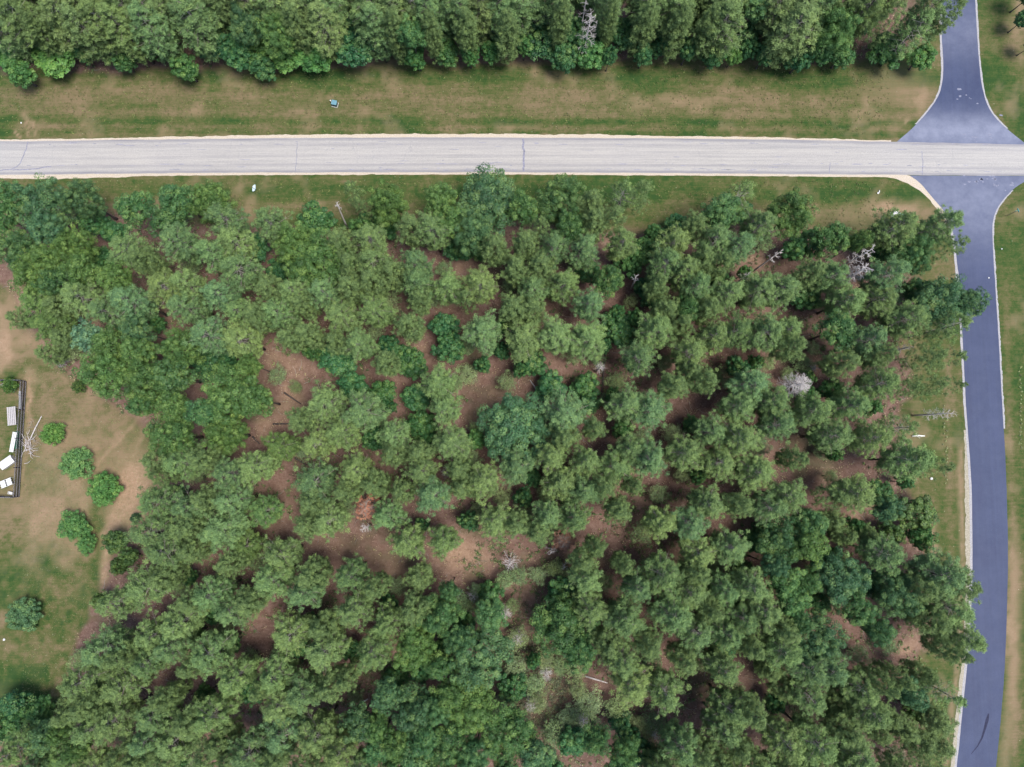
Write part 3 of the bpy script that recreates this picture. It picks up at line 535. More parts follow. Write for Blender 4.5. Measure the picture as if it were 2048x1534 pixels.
 ((400, 1134, 3.835), "p150,20,125 p560,80,140 p860,50,110 p800,190,130 p850,300,100 p90,210,120 p50,330,95 p260,330,120 p390,270,110 p360,460,145 p700,510,140 p1150,60,115 p1280,50,110 p1200,190,130 p1350,150,90 p1180,330,130 p1060,380,100 p950,450,100 p960,640,150 p1430,430,120 p1460,550,95 p1330,650,120 p1320,800,130 p80,660,145 p50,790,110 p270,850,130 p260,980,130 p550,700,115 p580,830,125 p620,1050,130 p800,960,130 p1010,910,110 p1030,1030,130 p100,1130,115 p60,1250,115 p250,1150,140 p170,1330,100 p80,1440,110 p640,1290,135 p700,1200,80 p900,1290,140 p380,1420,140 p1080,1400,120 p800,1480,90 p960,1480,90 p1130,850,85 p480,930,80 d1180,650,75 d120,370,65 d840,430,65 d780,620,55 t1440,960,105 b1490,1100,105 t1230,1180,115 y1370,1200,90 b1370,1370,105 y1500,1340,95 d1500,850,90 p600,1450,90 p240,1480,90"),
 ((800, 1134, 3.835), "q150,80,100 b380,170,65 p110,330,110 p50,420,80 b340,310,115 y320,420,115 y170,590,120 y80,510,90 d690,220,90 b700,350,115 b770,450,90 t640,620,130 t510,690,125 t750,690,110 b590,520,110 t600,790,120 b470,540,90 b320,750,95 b690,820,95 d500,430,80 y640,920,110 y390,960,110 y520,1060,125 y620,1130,100 b300,1060,100 t120,950,115 t170,1150,120 t60,1240,130 b210,1290,110 b100,1410,125 b260,1430,115 b400,1300,115 b590,1420,110 b480,1400,80 d870,920,100 b830,1130,115 b980,1180,115 y750,1270,115 b870,1310,125 b1000,1320,95 b750,1410,110 b900,1440,95 t1030,1440,115 t1130,1380,80 d1250,200,120 b1200,390,130 b1330,430,130 y1260,560,130 b1370,640,110 d1120,430,85 w800,100,70 w570,290,60 w900,550,80 w890,760,90 w1110,700,80 w1230,760,70 w1030,890,80 w1050,1040,75 w1190,1280,100 w1400,1180,110 w1450,1050,100 w1290,1140,75 w1360,920,75 w910,70,75 w1060,60,65 w860,290,55 p1430,90,115 p1460,320,125 d1330,1330,110 d1320,1450,90 b1500,1300,95 b680,1010,70"),
 ((1200, 1134, 3.835), "p190,20,130 p480,60,140 p290,160,115 p560,140,90 p700,190,130 p560,370,140 p450,270,100 p740,40,100 p740,500,135 p850,330,95 p950,170,120 p1160,150,130 p1250,330,135 p1100,390,115 p980,510,120 p1400,480,110 p190,400,145 p90,320,90 p60,600,110 p370,590,105 p170,720,125 p240,900,135 p640,710,105 p940,780,120 d940,640,90 p1160,610,95 p1120,880,115 p1400,640,125 q1300,790,85 q1410,930,95 p500,960,140 p730,950,140 p1000,1090,130 p1160,1110,110 p1180,1240,120 p1350,1220,115 p1420,1340,130 p1290,1400,115 p950,1240,125 p1050,1370,100 p830,1160,110 p620,1370,125 p760,1420,100 p600,1280,90 p560,1490,80 p900,1480,90 b1420,120,130 b1460,280,115 b1500,400,80 t1310,60,85 b80,1300,115 b180,1400,90 d300,1400,95 w140,1080,100 w280,1200,75 d920,460,65 p1180,1480,90 p1450,1480,90"),
 ((1600, 1134, 3.835), "b30,110,100 t240,90,130 b290,230,130 b420,310,115 b400,430,95 t740,160,115 t640,250,95 t770,310,125 b200,430,135 t130,530,115 t280,570,110 b570,470,100 d510,110,100 p920,170,110 p850,50,125 p1110,80,130 p1230,130,115 p1300,190,75 p1060,270,120 p1000,410,115 p1140,440,125 p1270,500,110 p1350,560,75 p1190,610,110 s1190,710,90 p60,780,120 p220,780,130 q310,950,85 p70,990,120 q310,1070,100 p460,930,120 p610,900,90 p640,790,95 p740,850,80 p540,1110,130 q680,1150,80 q600,1270,80 t810,950,100 q930,820,85 s1100,960,120 s1180,1030,90 k860,1090,75 q1050,1190,110 q800,1250,100 q920,1350,100 q1060,1370,95 p350,1260,115 p120,1350,135 p430,1420,125 p570,1460,115 s980,1480,100 q40,1490,90"),
 ((0, 1534, 3.835), "p200,60,120 p700,30,130 p1000,60,130 p1300,60,120"), ((400, 1534, 3.835), "p200,60,120 p500,50,120 p800,60,130 p1200,50,120 b1500,60,120"),
 ((800, 1534, 3.835), "b200,60,130 b500,60,130 b800,60,120 d1150,60,110"), ((1200, 1534, 3.835), "b150,60,110 p450,70,120 p750,60,120 p1050,60,120 p1350,60,120"), ((1600, 1534, 3.835), "p150,60,120 p450,60,120 p800,60,100 s1050,60,100")]
SPEC = {  # code: (kind, height range, crown-centre height fraction, colours, meshes, category words)
 'p': ("pine_tree", (14.8, 17.2), .72, [(0.135, 0.219, 0.079), (0.121, 0.206, 0.074), (0.147, 0.226, 0.079), (0.112, 0.201, 0.081)], PINES, "pine"),
 'e': ("pine_tree", (15.5, 17.0), .58, [(0.135, 0.219, 0.079), (0.119, 0.203, 0.076), (0.149, 0.226, 0.084)], EDGE, "pine"),
 'L': ("broadleaf_tree", (5.0, 7.5), .58, [(0.056, 0.172, 0.045), (0.065, 0.182, 0.049), (0.081, 0.193, 0.045)], LOWS, "broadleaf tree"),
 'q': ("pine_tree", (9.5, 11.5), .70, [(0.089, 0.167, 0.051), (0.098, 0.179, 0.055)], PINES, "pine"),
 's': ("pine_tree", (14.5, 16.5), .72, [(0.121, 0.203, 0.071), (0.131, 0.211, 0.071)], SPARSE, "pine"),
 'b': ("broadleaf_tree", (12.5, 14.5), .72, [(0.050, 0.129, 0.041), (0.055, 0.136, 0.049), (0.045, 0.123, 0.044)], BROADS, "broadleaf tree"),
 'y': ("broadleaf_tree", (13, 14.8), .72, [(0.075, 0.154, 0.041), (0.069, 0.147, 0.041)], BROADS, "broadleaf tree"),
 't': ("broadleaf_tree", (12.5, 14.5), .72, [(0.052, 0.129, 0.057), (0.056, 0.135, 0.059)], BROADS, "broadleaf tree"),
 'T': ("broadleaf_tree", (11, 12), .72, [(.095, .215, .125)], TEALP, "broadleaf tree"),
 'd': ("understory_tree", (5.5, 8.0), .62, [(0.032, 0.116, 0.043), (0.037, 0.127, 0.046), (0.044, 0.132, 0.040)], LOWS, "small tree"),
 'w': ("sapling", (3.6, 5.2), .6, [(.175, .240, .115), (.150, .225, .100)], SAPS, "sapling"),
 'k': ("cedar_tree", (5.0, 7.0), .55, [(.050, .105, .030), (.056, .115, .034)], LOWS, "cedar"),
 'O': ("broadleaf_tree", (13.5, 13.5), .64, [(0.057, 0.142, 0.063)], [BIGOAK], "broadleaf tree"),
 'S': ("field_shrub", (3.0, 3.6), .5, [(.070, .165, .075)], SHRUBS, "shrub"),
}
rp = random.Random(77); cand = []
BIG = "t85,408,50 t165,398,36 b38,500,42 y72,545,44 y150,495,36 t972,402,60 t945,465,38 b1122,402,48 y590,490,40 y645,520,52 y212,745,46 y298,762,44 y362,698,38 y460,790,52 y345,872,42 y450,868,38 t958,1312,56 y830,1292,40 b882,1232,36 y945,1412,46 t832,1425,46 b1020,1470,48 b905,1490,44 b1130,1250,54 b1562,1078,44 t1792,1188,40 t1680,1160,46 t1632,1278,46 t1885,600,46 y1582,428,42 b1440,430,34 b1372,620,26 t1930,608,26 p1880,1150,40 p1902,1218,36 p1928,1275,32 p1862,1225,32 p1900,1300,26"
for tok in BIG.split():
    x, y, r_ = [float(q) for q in tok[1:].split(",")]; cand.append((tok[0], x, y, r_))
for (ox, oy, s), txt in TILES:
    for tok in txt.split():
        c0 = tok[0]; x, y, r_ = [float(q) for q in tok[1:].split(",")]; x, y, r_ = ox + x / s, oy + y / s, r_ / s
        if oy == 0 and y < 165:          # wood's north edge: long low crowns, shrubby broadleaf skirt
            if c0 in 'ps' and x < 1740:
                c0 = 'e'; y = min(y, 62 + (x * 7 % 11))
            elif c0 in 'bty' and y > 80: c0 = 'L'; y = min(y, 118 if x > 60 else 148)
        cand.append((c0, x, y, r_))
grp = {'e': 1, 'L': 2, 'p': 1, 's': 1, 'q': 1, 'b': 1, 'y': 1, 't': 1, 'T': 1, 'O': 1, 'd': 2, 'k': 2, 'w': 3, 'S': 3}
fr = random.Random(12)
for x in range(-10, 1740, 46): cand.append(('e', x + fr.uniform(-10, 10), fr.uniform(12, 34), 31))
for x in range(-10, 1800, 50): cand.append(('e', x + fr.uniform(-10, 10), fr.uniform(-48, -28), 30))
for x in range(0, 1730, 34): cand.append(('d', x + fr.uniform(-9, 9), fr.uniform(86, 118), fr.uniform(15, 30)))
for x in range(0, 1730, 40): cand.append(('d', x + fr.uniform(-9, 9), fr.uniform(30, 70), 24))
for _ in range(900):
    x = fr.uniform(120, 1800); y = fr.uniform(480, 1530)
    if (x < 330 and y < 1300) or math.hypot((x - 985) / 75, (y - 790) / 40) < 1 or math.hypot((x - 560) / 70, (y - 830) / 70) < 1 or math.hypot((x - 940) / 90, (y - 1120) / 45) < 1 or (545 < x < 640 and 930 < y < 1110) or (620 < x < 880 and 1060 < y < 1110): continue
    if any(math.hypot(q[1] - x, q[2] - y) < q[3] * .95 + 3 for q in cand): continue
    cand.append(('w' if fr.random() < .55 else 'd', x, y, fr.uniform(13, 22)))
GAPS = [(590, 728, 52, 20), (566, 822, 30, 54), (596, 985, 24, 54), (660, 1098, 90, 24), (810, 1120, 80, 24), (955, 1118, 60, 42), (1062, 1190, 44, 50), (985, 792, 66, 34), (1110, 1390, 62, 60), (1430, 1372, 60, 24), (1590, 1440, 90, 26), (1790, 1300, 55, 30), (540, 1285, 26, 40), (735, 1370, 22, 60), (1310, 880, 26, 30), (1330, 1010, 30, 20), (1300, 1100, 28, 32), (925, 535, 30, 26)]
cand = [q for q in cand if q[0] in 'wkOST' or not any(((q[1] - a) / (rx + 8)) ** 2 + ((q[2] - c_) / (ry + 8)) ** 2 < 1 for a, c_, rx, ry in GAPS)]
trees = []
for c0, x, y, r_ in cand:
    ok = True
    for q in trees:
        if grp[q[0]] == grp[c0]:
            d = math.hypot(q[1] - x, q[2] - y)
            if d < (.62 if c0 != 'e' else .50) * (q[3] + r_) * (.86 if grp[c0] == 1 and (q[0] in 'pqse') != (c0 in 'pqse') else 1) * (1.0 if q[0] != 'O' else .8): ok = False; break
    if ok: trees.append((c0, x, y, r_))
pines = sorted([q for q in trees if q[0] in 'pqse' and -30 < q[1] < 2078 and -70 < q[2] < 1570], key=lambda q: -q[3])
keep = set(pines[:298]); rest = [q for q in trees if q[0] in 'pqse' and q not in keep]
trees = [q for q in trees if q[0] not in 'pqse' or q in keep]
# landmarks used by the descriptions
LM = [(738, 1015, "the bright orange dead pine"), (1127, 1083, "the faded orange dead pine"), (1010, 860, "the big round oak in the clearing"), (1592, 768, "the wide grey dead pine"),
      (1708, 545, "the white dead tree near the junction"), (1510, 540, "the two leaning white snags"), (1272, 555, "the snag in the dark hollow"), (672, 420, "the thin snag on the verge"),
      (215, 975, "the field's roundest shrub"), (1176, 72, "the large white dead tree up top"), (832, 25, "the small white dead tree up top"), (95, 870, "the brush pile"), (1855, 845, "the dead tree by the blue road"),
      (0, 1534, "the photo's bottom left corner"), (1970, 1460, "the tar streak"), (1024, 1500, "the bottom edge's middle"), (0, 0, "the photo's top left corner"), (1850, 250, "the side road's mouth"), (180, 672, "the pale teal tree"),
      (506, 375, "the pale blue panel"), (850, 1288, "the yellow oak"), (1330, 820, "the stand right of the clearing oak") if False else (1240, 520, "the snag hollow") if False else (1790, 426, "the mint green boxes"), (1450, 1370, "the bare brown strip"), (400, 1534, "the bottom edge's left fifth"), (1820, 1290, "the sandy patch by the curve"), (560, 820, "the orange sandy glade"), (1047, 310, "the thick road crack")]
DIRS = ["right of", "to the upper right of", "above", "to the upper left of", "left of", "to the lower left of", "below", "to the lower right of"]
ORD = ["first", "second", "third", "fourth", "fifth", "sixth", "seventh", "eighth", "ninth", "tenth", "eleventh", "twelfth", "thirteenth", "fourteenth", "fifteenth", "sixteenth", "seventeenth", "eighteenth", "nineteenth", "twentieth"]
CWORD = {'e': "long crowned pine", 'L': "shrubby green broadleaf", 'p': "tall pine", 'q': "short dark pine", 's': "thin crowned pine", 'b': "green broadleaf", 'y': "yellowish broadleaf", 't': "bluish broadleaf", 'T': "pale teal feathery tree", 'd': "low dark tree", 'w': "soft pale sapling", 'k': "dark bushy cedar", 'O': "largest round broadleaf tree", 'S': "bluish field shrub"}
GROUP = {"pine_tree": "pines of the plantation", "broadleaf_tree": "broadleaf trees among the pines", "understory_tree": "low dark trees under the canopy", "sapling": "soft saplings on the forest floor", "cedar_tree": "bushy cedars at the wood's edge", "field_shrub": "round shrubs in the field"}
lm_of = {}; buckets = {}
for i, (c0, x, y, r_) in enumerate(trees):
    L = min(LM, key=lambda l: math.hypot(l[0] - x, l[1] - y)); a = math.atan2(-(y - L[1]), x - L[0]); k = int(round(a / (math.pi / 4))) % 8
    buckets.setdefault((c0, L[2], k), []).append((math.hypot(L[0] - x, L[1] - y), i)); lm_of[i] = (L[2], k)
labels = {}
for (c0, L, k), lst in buckets.items():
    lst.sort()
    for n_, (d, i) in enumerate(lst):
        if len(lst) == 1: labels[i] = "only %s %s %s" % (CWORD[c0], DIRS[k], L)
        else: labels[i] = "%s %s %s %s" % (ORD[min(n_, 19)], CWORD[c0], DIRS[k], L)
        if c0 == 'O': labels[i] = "largest round broadleaf tree, dark green, standing alone in the central clearing"
        if c0 == 'T': labels[i] = "pale teal feathery tree at the left edge of the wood"
        if c0 == 'S': labels[i] = "faint bluish shrub alone in the green lower part of the field"
cnt = {}
for i, (c0, x, y, r_) in enumerate(trees):
    kind, hr, cf, cols, ms, cat = SPEC[c0]; cnt[c0] = cnt.get(c0, 0) + 1
    H = rp.uniform(*hr)
    if y < 150 and c0 == 'p': H += .8
    zc = H * cf; g = G(x, y, zc); v_ = rp.choice(BIGS if (c0 in 'byt' and r_ > 35.5) else ms) if len(ms) > 1 else ms[0]
    rm = r_ * mpp(zc) * ((1.20 if c0 == 'e' else 1.10) if c0 in 'pqse' else 1.35 if c0 == 'w' else 1.02 if c0 == 'O' else 1.18)
    o = thing(kind, labels[i], cat, (g.x, g.y, 0), rp.uniform(0, 6.28), GROUP[kind] if kind != "field_shrub" else None)
    sx = rm / v_['r']; o.scale = (sx * rp.uniform(.94, 1.06), sx * rp.uniform(.94, 1.06), H / v_['h'])
    tr = obj("trunk", v_['trunk'], o)
    if c0 in 'psqe': obj("branches", v_['limbs'], o)
    cr = obj("crown", v_['crown'], o); base = rp.choice(cols); k = rp.uniform(.86, 1.14); h_ = rp.uniform(-.07, .07)
    cr.color = (base[0] * k * (1 + h_), base[1] * k, base[2] * k * (1 - h_), 1)
if rest:
    VV = []; FF = []; TT = []; base_ = 0; tm_ = MB()
    for c0, x, y, r_ in rest:
        kind, hr, cf, cols, ms, cat = SPEC[c0]; H = rp.uniform(*hr); zc = H * cf; g = G(x, y, zc); me_ = rp.choice(ms)['crown']; n = len(me_.vertices)
        co = np.empty(n * 3, np.float32); me_.vertices.foreach_get("co", co); co = co.reshape(-1, 3); a_ = rp.uniform(0, 6.28); sx = r_ * mpp(zc) * 1.10 / 3.0
        R_ = np.array([[math.cos(a_), -math.sin(a_), 0], [math.sin(a_), math.cos(a_), 0], [0, 0, 1]]); co = (co * np.array([sx, sx, H / 16.0])) @ R_.T + np.array([g.x, g.y, 0])
        VV.append(co); FF.append(np.arange(n).reshape(-1, 4) + base_); base_ += n; tn = np.empty(n // 4, np.float32); me_.attributes["tone"].data.foreach_get("value", tn); TT.append(tn)
    o = obj("pine_stand", mesh_np("pine_stand", np.concatenate(VV), np.concatenate(FF), M_needle, np.concatenate(TT))); o.color = (.118, .185, .068, 1)
    tag(o, "remaining smaller pines filling in between the larger crowns", "pine stand", kind='stuff')
print("TREES", len(trees), cnt, len(rest))

# ------------------------------------------------------------------ field shrubs
def shrub(x, y, r_px, H, lab, col, extra=None, i=0, grp_=True):
    v_ = SHRUBS[i % 4]; g = G(x, y, H * .5); rm = r_px * mpp(H * .5)
    o = thing("field_shrub", lab, "shrub", (g.x, g.y, 0), i * 1.3, "round shrubs in the field" if grp_ else None); s = rm / 2.9; o.scale = (s, s, H / 3.6)
    obj("stem", v_['trunk'], o); cr = obj("crown", v_['crown'], o); cr.color = col + (1,)
    if extra:
        for ex, ey, er in extra:
            e = G(x + ex, y + ey, H * .4); c2 = obj("crown", SHRUBS[(i + 1) % 4]['crown'], o)
            M = o.matrix_basis.inverted_safe() if False else (Matrix.Translation(o.location) @ Matrix.Rotation(i * 1.3, 4, 'Z') @ Matrix.Diagonal((s, s, H / 3.6, 1))).inverted()
            lp = M @ Vector((e.x, e.y, 0)); c2.location = lp; q = er / r_px; c2.scale = (q, q, .75); c2.color = col + (1,)
shrub(105, 868, 25, 2.8, "small bright green shrub beside the brush pile", (.090, .215, .045), i=0)
shrub(154, 927, 35, 2.6, "wide pale green shrub, second down the diagonal in the field", (.080, .190, .060), i=1)
shrub(210, 977, 34, 3.4, "round shrub touching the bare sandy path", (.070, .195, .048), i=2)
shrub(147, 1052, 33, 3.2, "lowest long shrub with a tail toward the lower right", (.068, .185, .052), [(26, 36, 22)], i=3)
shrub(158, 773, 15, 1.8, "tiny dark shrub at the wood's edge above the field", (.030, .075, .018), i=1)
shrub(20, 770, 17, 2.4, "deep green bush inside the top corner of the fenced pen", (.040, .105, .020), i=2)
shrub(271, 1036, 11, 1.6, "small dark bush just below the orange sand by the wood", (.022, .070, .036), i=0)

# ------------------------------------------------------------------ dead trees
def dead_mesh(seed, R, z0, z1, nb, thick=.06, twig=3, up=.25):
    r = random.Random(seed); m = MB()
    for i in range(nb):
        f_ = (i + r.random()) / nb; z = z0 + (z1 - z0) * f_; az = i * 2.4 + r.uniform(-.4, .4); L = R * (1 - .55 * f_) * r.uniform(.65, 1.1)
        cur = r.uniform(-.35, .35)
        def bp(t_): return Vector((math.cos(az + cur * t_) * L * t_, math.sin(az + cur * t_) * L * t_, z + L * up * t_ + r.uniform(-.05, .05)))
        pts = [bp(q) for q in (0, .3, .6, 1)]; m.tube(pts, [thick, thick * .75, thick * .5, thick * .2], 4, False)
        for _ in range(twig):
            t_ = r.uniform(.3, .95); p = bp(t_); a2 = az + r.choice((-1, 1)) * r.uniform(.4, 1.0); l2 = L * (1.1 - t_) * r.uniform(.4, .8) + .2
            q = p + Vector((math.cos(a2) * l2, math.sin(a2) * l2, l2 * r.uniform(-.1, .4))); m.tube([p, p.lerp(q, .5) + Vector((0, 0, .06)), q], [thick * .42, thick * .3, thick * .14], 3, False)
            if r.random() < .6:
                s = p.lerp(q, .6); a3 = a2 + r.choice((-.6, .6)); m.tube([s, s + Vector((math.cos(a3), math.sin(a3), .1)) * l2 * .4], [thick * .25, thick * .1], 3, False)
    return m
def dead(x, y, R_px, H, seed, lab, nb=26, z0f=.45, lean=(0, 0), thick=.06, mat=None, cat="dead tree", base=None, tw=4, up=.2, name="dead_tree"):
    cz = H * (.5 + z0f / 2); g = G(x, y, cz)
    if base: b0 = G(*base); lean = (g.x - b0.x, g.y - b0.y)
    else: b0 = Vector((g.x - lean[0], g.y - lean[1], 0))
    o = thing(name, lab, cat, (b0.x, b0.y, 0)); R = R_px * mpp(cz)
    lx, ly = lean; ang = math.atan2(math.hypot(lx, ly), cz)
    tm = MB(); tm.tube([(0, 0, 0), (lx * .3, ly * .3, cz * .33), (lx, ly, cz), (lx * H / cz, ly * H / cz, H)], [.19, .14, .08, .02], 7); tm.build("trunk", mat or M_dead, o, True)
    m = dead_mesh(seed, R, H * z0f, H, nb, thick, tw, up)
    m.v = [(v_[0] + lx * v_[2] / cz, v_[1] + ly * v_[2] / cz, v_[2]) for v_ in m.v]
    m.build("branches", mat or M_dead, o); return o
dead(1592, 770, 34, 12, 1, "wide grey dead pine with a starburst of bare limbs near the right side", 54, .50, thick=.06, tw=7, up=.45)
dead(1712, 546, 24, 13, 2, "white dead tree with a round bare crown near the junction", 40, .45, thick=.07, tw=5, up=.4)
dead(1720, 512, 18, 14, 3, "smaller white dead tree just above the round bare one", 20, .4, thick=.07, tw=4)
dead(1176, 62, 27, 14, 4, "large white dead tree reaching over the top verge", 34, .30, thick=.05, tw=5)
dead(1170, 12, 14, 14, 14, "small grey dead top at the upper edge above the large dead tree", 16, .4, thick=.05)
dead(832, 22, 24, 14, 5, "white dead tree with drooping limbs at the top edge", 30, .4, thick=.05, tw=5)
dead(1270, 557, 12, 9, 6, "grey snag standing in the dark hollow", 9, .6, thick=.08, tw=1, base=(1262, 578))
dead(1550, 511, 12, 9, 7, "white snag with a black trunk leaning over brown litter", 12, .6, thick=.075, tw=2, base=(1505, 543))
dead(1490, 553, 13, 8, 8, "white snag with short forked limbs left of the black trunked one", 12, .55, thick=.075, tw=2)
dead(1876, 828, 16, 9, 9, "thin grey dead tree leaning right toward the blue road", 40, .3, thick=.03, base=(1824, 831), tw=4)
dead(676, 412, 8, 8, 10, "thin snag with white splintered top leaning over the upper verge", 9, .8, thick=.09, base=(695, 456), tw=1, up=.8)
dead(1020, 1124, 22, 7, 11, "soft grey dead sapling with radiating twigs in the lower clearing", 26, .3, thick=.035)
dead(1103, 1101, 13, 6, 12, "white forked dead branch tree right of the grey sapling", 10, .3, thick=.06, tw=2)
dead(1128, 1132, 14, 5, 13, "thin white bent snag below the forked one", 10, .3, thick=.05, tw=2)
dead(730, 1056, 11, 7, 15, "small silvery dead top below the orange dead pine", 18, .5, thick=.05)
dead(893, 945, 16, 5, 16, "thin pale grey dead sapling left of the clearing oak", 18, .2, thick=.04)
dead(1200, 735, 15, 8, 17, "grey dead pole with twigs beside the dark alley right of centre", 16, .5, thick=.035)
dead(1035, 1275, 20, 5, 18, "faint grey dead sapling beside the dark round trees below the clearing", 30, .2, thick=.025)
for q_, (x_, y_, l_) in enumerate([(1092, 1345, "pale grey twiggy sapling high in the lower scrub"), (1062, 1408, "grey twiggy sapling left of the lower scrub's middle"), (1165, 1435, "grey twiggy sapling at the lower scrub's right side"), (1012, 1225, "tiny grey dead sapling above the lower scrub"), (948, 1190, "grey dead sapling with a pale tip above the dark broadleaf trees")]):
    dead(x_, y_, 17, 5, 40 + q_, l_, 30, .15, thick=.03, tw=5)
dead(120, 722, 14, 2.6, 19, "grey dead bush at the wood's left edge", 60, .1, thick=.03)
dead(1308, 1465, 12, 5, 20, "grey twiggy dead tree on brown litter near the bottom", 24, .2, thick=.03)
dead(1810, 696, 10, 6, 21, "small white dead top among the right edge pines", 14, .4, thick=.05)
dead(1625, 737, 14, 4, 22, "grey fallen looking snag above the wide dead pine", 16, .3, thick=.04)
# orange dead pines keep their needles
def orange(x, y, R_px, H, seed, lab, col):
    o = dead(x, y, R_px, H, seed, lab, 34, .45, thick=.05, mat=M_limb, cat="dead pine", name="dead_pine")
    R = R_px * mpp(H * .7); r = random.Random(seed); C = []; Rr = []
    for i in range(170):
        a = r.uniform(0, 6.28); q = r.random() ** .75; z = H * (.55 + .38 * (1 - q) + r.uniform(0, .06)); k = 1 + .2 * math.cos(5 * a + seed); C.append((math.cos(a) * R * q * k, math.sin(a) * R * q * k, z)); Rr.append(.24)
    V, F, T = leaves(C, Rr, 30, .34, .08, seed, -.6, .7, .2, .12, .1, (.2, 1.2), .6)
    cr = obj("crown", mesh_np("crown", V, F, M_needle, np.minimum(T, .94)), o); cr.color = col + (1,)
orange(738, 1014, 30, 10.5, 31, "bright orange dead pine still holding its needles", (.52, .25, .165))
orange(1128, 1081, 21, 7, 32, "faded orange dead pine beside the white forked snag", (.42, .245, .175))
# white trunk fallen beside the blue road
g = G(1824, 872, .1); g2 = G(1850, 872, .4); o = thing("fallen_birch", "short white barked fallen trunk in the grass below the leaning dead tree", "fallen trunk", (g.x, g.y, 0))
m = MB(); d = g2 - g; m.tube([(0, 0, .12), (d.x * .5, d.y * .5 + .08, .22), (d.x, d.y, .35)], [.14, .13, .07], 7); rr = random.Random(8)
for i in range(9): q = rr.uniform(.2, 1); m.tube([(d.x * q, d.y * q, .2), (d.x * q + rr.uniform(-.2, .5), d.y * q + rr.uniform(-.5, .5), .5)], [.03, .01], 4)
m.build("stem", M_birch, o, True)
# fallen logs on the forest floor
for i, (x1, y1, x2, y2, lab) in enumerate([(546, 848, 590, 847, "dark thin log lying level across the orange sandy glade"), (568, 785, 602, 808, "dark slanting log at the top of the orange sandy glade"), (505, 873, 519, 888, "short black log at the lower left of the glade"), (590, 916, 616, 931, "grey slanting log on brown litter below the glade"),
        (1212, 690, 1201, 812, "long dark log lying upright in the alley right of centre"), (1074, 893, 1066, 946, "dark leaning log beside the big clearing oak"), (1170, 1352, 1215, 1366, "pale log on litter in the lower clearing"), (1080, 790, 1060, 760, "grey log at the clearing's upper right"), (915, 1196, 925, 1180, "small pale log above the dark lower trees"), (724, 1404, 736, 1398, "small pale log by the bottom oaks")]):
    a = G(x1, y1, .15); c_ = G(x2, y2, .15); o = thing("fallen_log", lab, "log", (a.x, a.y, 0)); m = MB(); d = c_ - a
    m.tube([(0, 0, .14), (d.x * .5, d.y * .5, .17), (d.x, d.y, .12)], [.16, .13, .08], 7); m.build("stem", M_bark if i not in (6, 8, 9, 7) else M_dead, o, True)
    m = MB(); rr = random.Random(i)
    for q in (.35, .6, .8): m.tube([(d.x * q, d.y * q, .15), (d.x * q + rr.uniform(-.5, .5), d.y * q + rr.uniform(-.5, .5), .45)], [.03, .012], 4)
    m.build("stub", M_bark, o)
# brush pile
g = G(62, 880); o = thing("brush_pile", "loose pile of pale bare branches heaped outside the black fence", "brush pile", (g.x, g.y, 0)); rr = random.Random(4)
def sticks(n, spread, L, w, mat, nm, cx=0, cy=0):
    m = MB()
    for i in range(n):
        x = cx + rr.gauss(0, spread[0]); y = cy + rr.gauss(0, spread[1]); a = rr.uniform(0, 6.28); l = L * rr.uniform(.4, 1.2); z = rr.uniform(.05, .5)
        m.tube([(x, y, z), (x + math.cos(a) * l * .5, y + math.sin(a) * l * .5, z + .12), (x + math.cos(a + .3) * l, y + math.sin(a + .3) * l, z + rr.uniform(-.04, .2))], [w, w * .7, w * .3], 5)
    m.build(nm, mat, o)
sticks(26, (.45, 1.1), 1.9, .05, M_dead, "branches", -.4, -1.2); sticks(50, (.7, 1.3), 1.3, .02, M_limb, "twigs", .6, .6)
m = MB(); a = G(85, 832); m.tube([(a.x - g.x, a.y - g.y, .2), ((a.x - g.x) * .5, (a.y - g.y) * .5, .35), (0, 0, .3)], [.07, .09, .1], 6); m.build("log", M_dead, o)

# ------------------------------------------------------------------ fenced pen
FH = 1.75
def fence(p0, p1, lab, n_post):
    a = G(*p0); b_ = G(*p1); L = (b_ - a).length; rz = math.atan2(b_.y - a.y, b_.x - a.x)
    o = thing("picket_fence", lab, "fence", (a.x, a.y, 0), rz); n = int(L / .18)
    m = MB()
    for i in range(n): x = (i + .5) * L / n; m.box((x, 0, FH / 2), (.105, .025, FH - .1))
    m.build("pickets", M_black, o)
    for z in (.22, .95, FH - .2): m = MB(); m.box((L / 2, -.035, z), (L, .035, .06)); m.build("rail", M_black, o)
    m = MB()
    for z in (.3, .95, FH - .14):
        for i in range(n): m.box(((i + .5) * L / n, .03, z), (.06, .03, .07)); m.box(((i + .5) * L / n, -.06, z), (.06, .012, .07))
    m.build("caps", M_cap, o)
    for k in range(n_post):
        m = MB(); x = L * k / (n_post - 1); m.box((x, -.1, FH / 2 + .05), (.09, .09, FH + .1)); m.box((x, -.1, FH + .11), (.13, .13, .03)); m.build("post", M_black, o)
    return o
fence((54, 763), (40, 993), "long black picket fence running down the right side of the pen", 9)
fence((-120, 760), (53, 762), "black picket fence closing the top side of the pen", 6)
fence((39, 994), (-120, 990), "black picket fence closing the bottom side of the pen", 6)
def table(x, y, w, l, rz, h, lab, slats, name="slatted_table", mat=None):
    g = G(x, y, h); o = thing(name, lab, "table", (g.x, g.y, 0), rz); m = MB()
    if slats:
        for i in range(slats): m.box(((i + .5) * w / slats - w / 2, 0, h), (w / slats * .78, l, .03))
        for q in (-.48, -.16, .16, .48): m.box((0, l * q, h + .028), (w, .06, .02))
    else: m.box((0, 0, h), (w, l, .05)); m.box((0, 0, h + .035), (w * .96, .05, .018))
    m.build("top", mat or M_offw, o)
    for sx in (-1, 1):
        for sy in (-1, 1): m = MB(); m.box((sx * w * .45, sy * l * .45, h / 2 - .03), (.05, .05, h - .03)); m.build("leg", M_white, o)
table(23, 832, 1.5, 3.15, math.radians(7), .8, "pink white slatted table standing in the pen", 5)
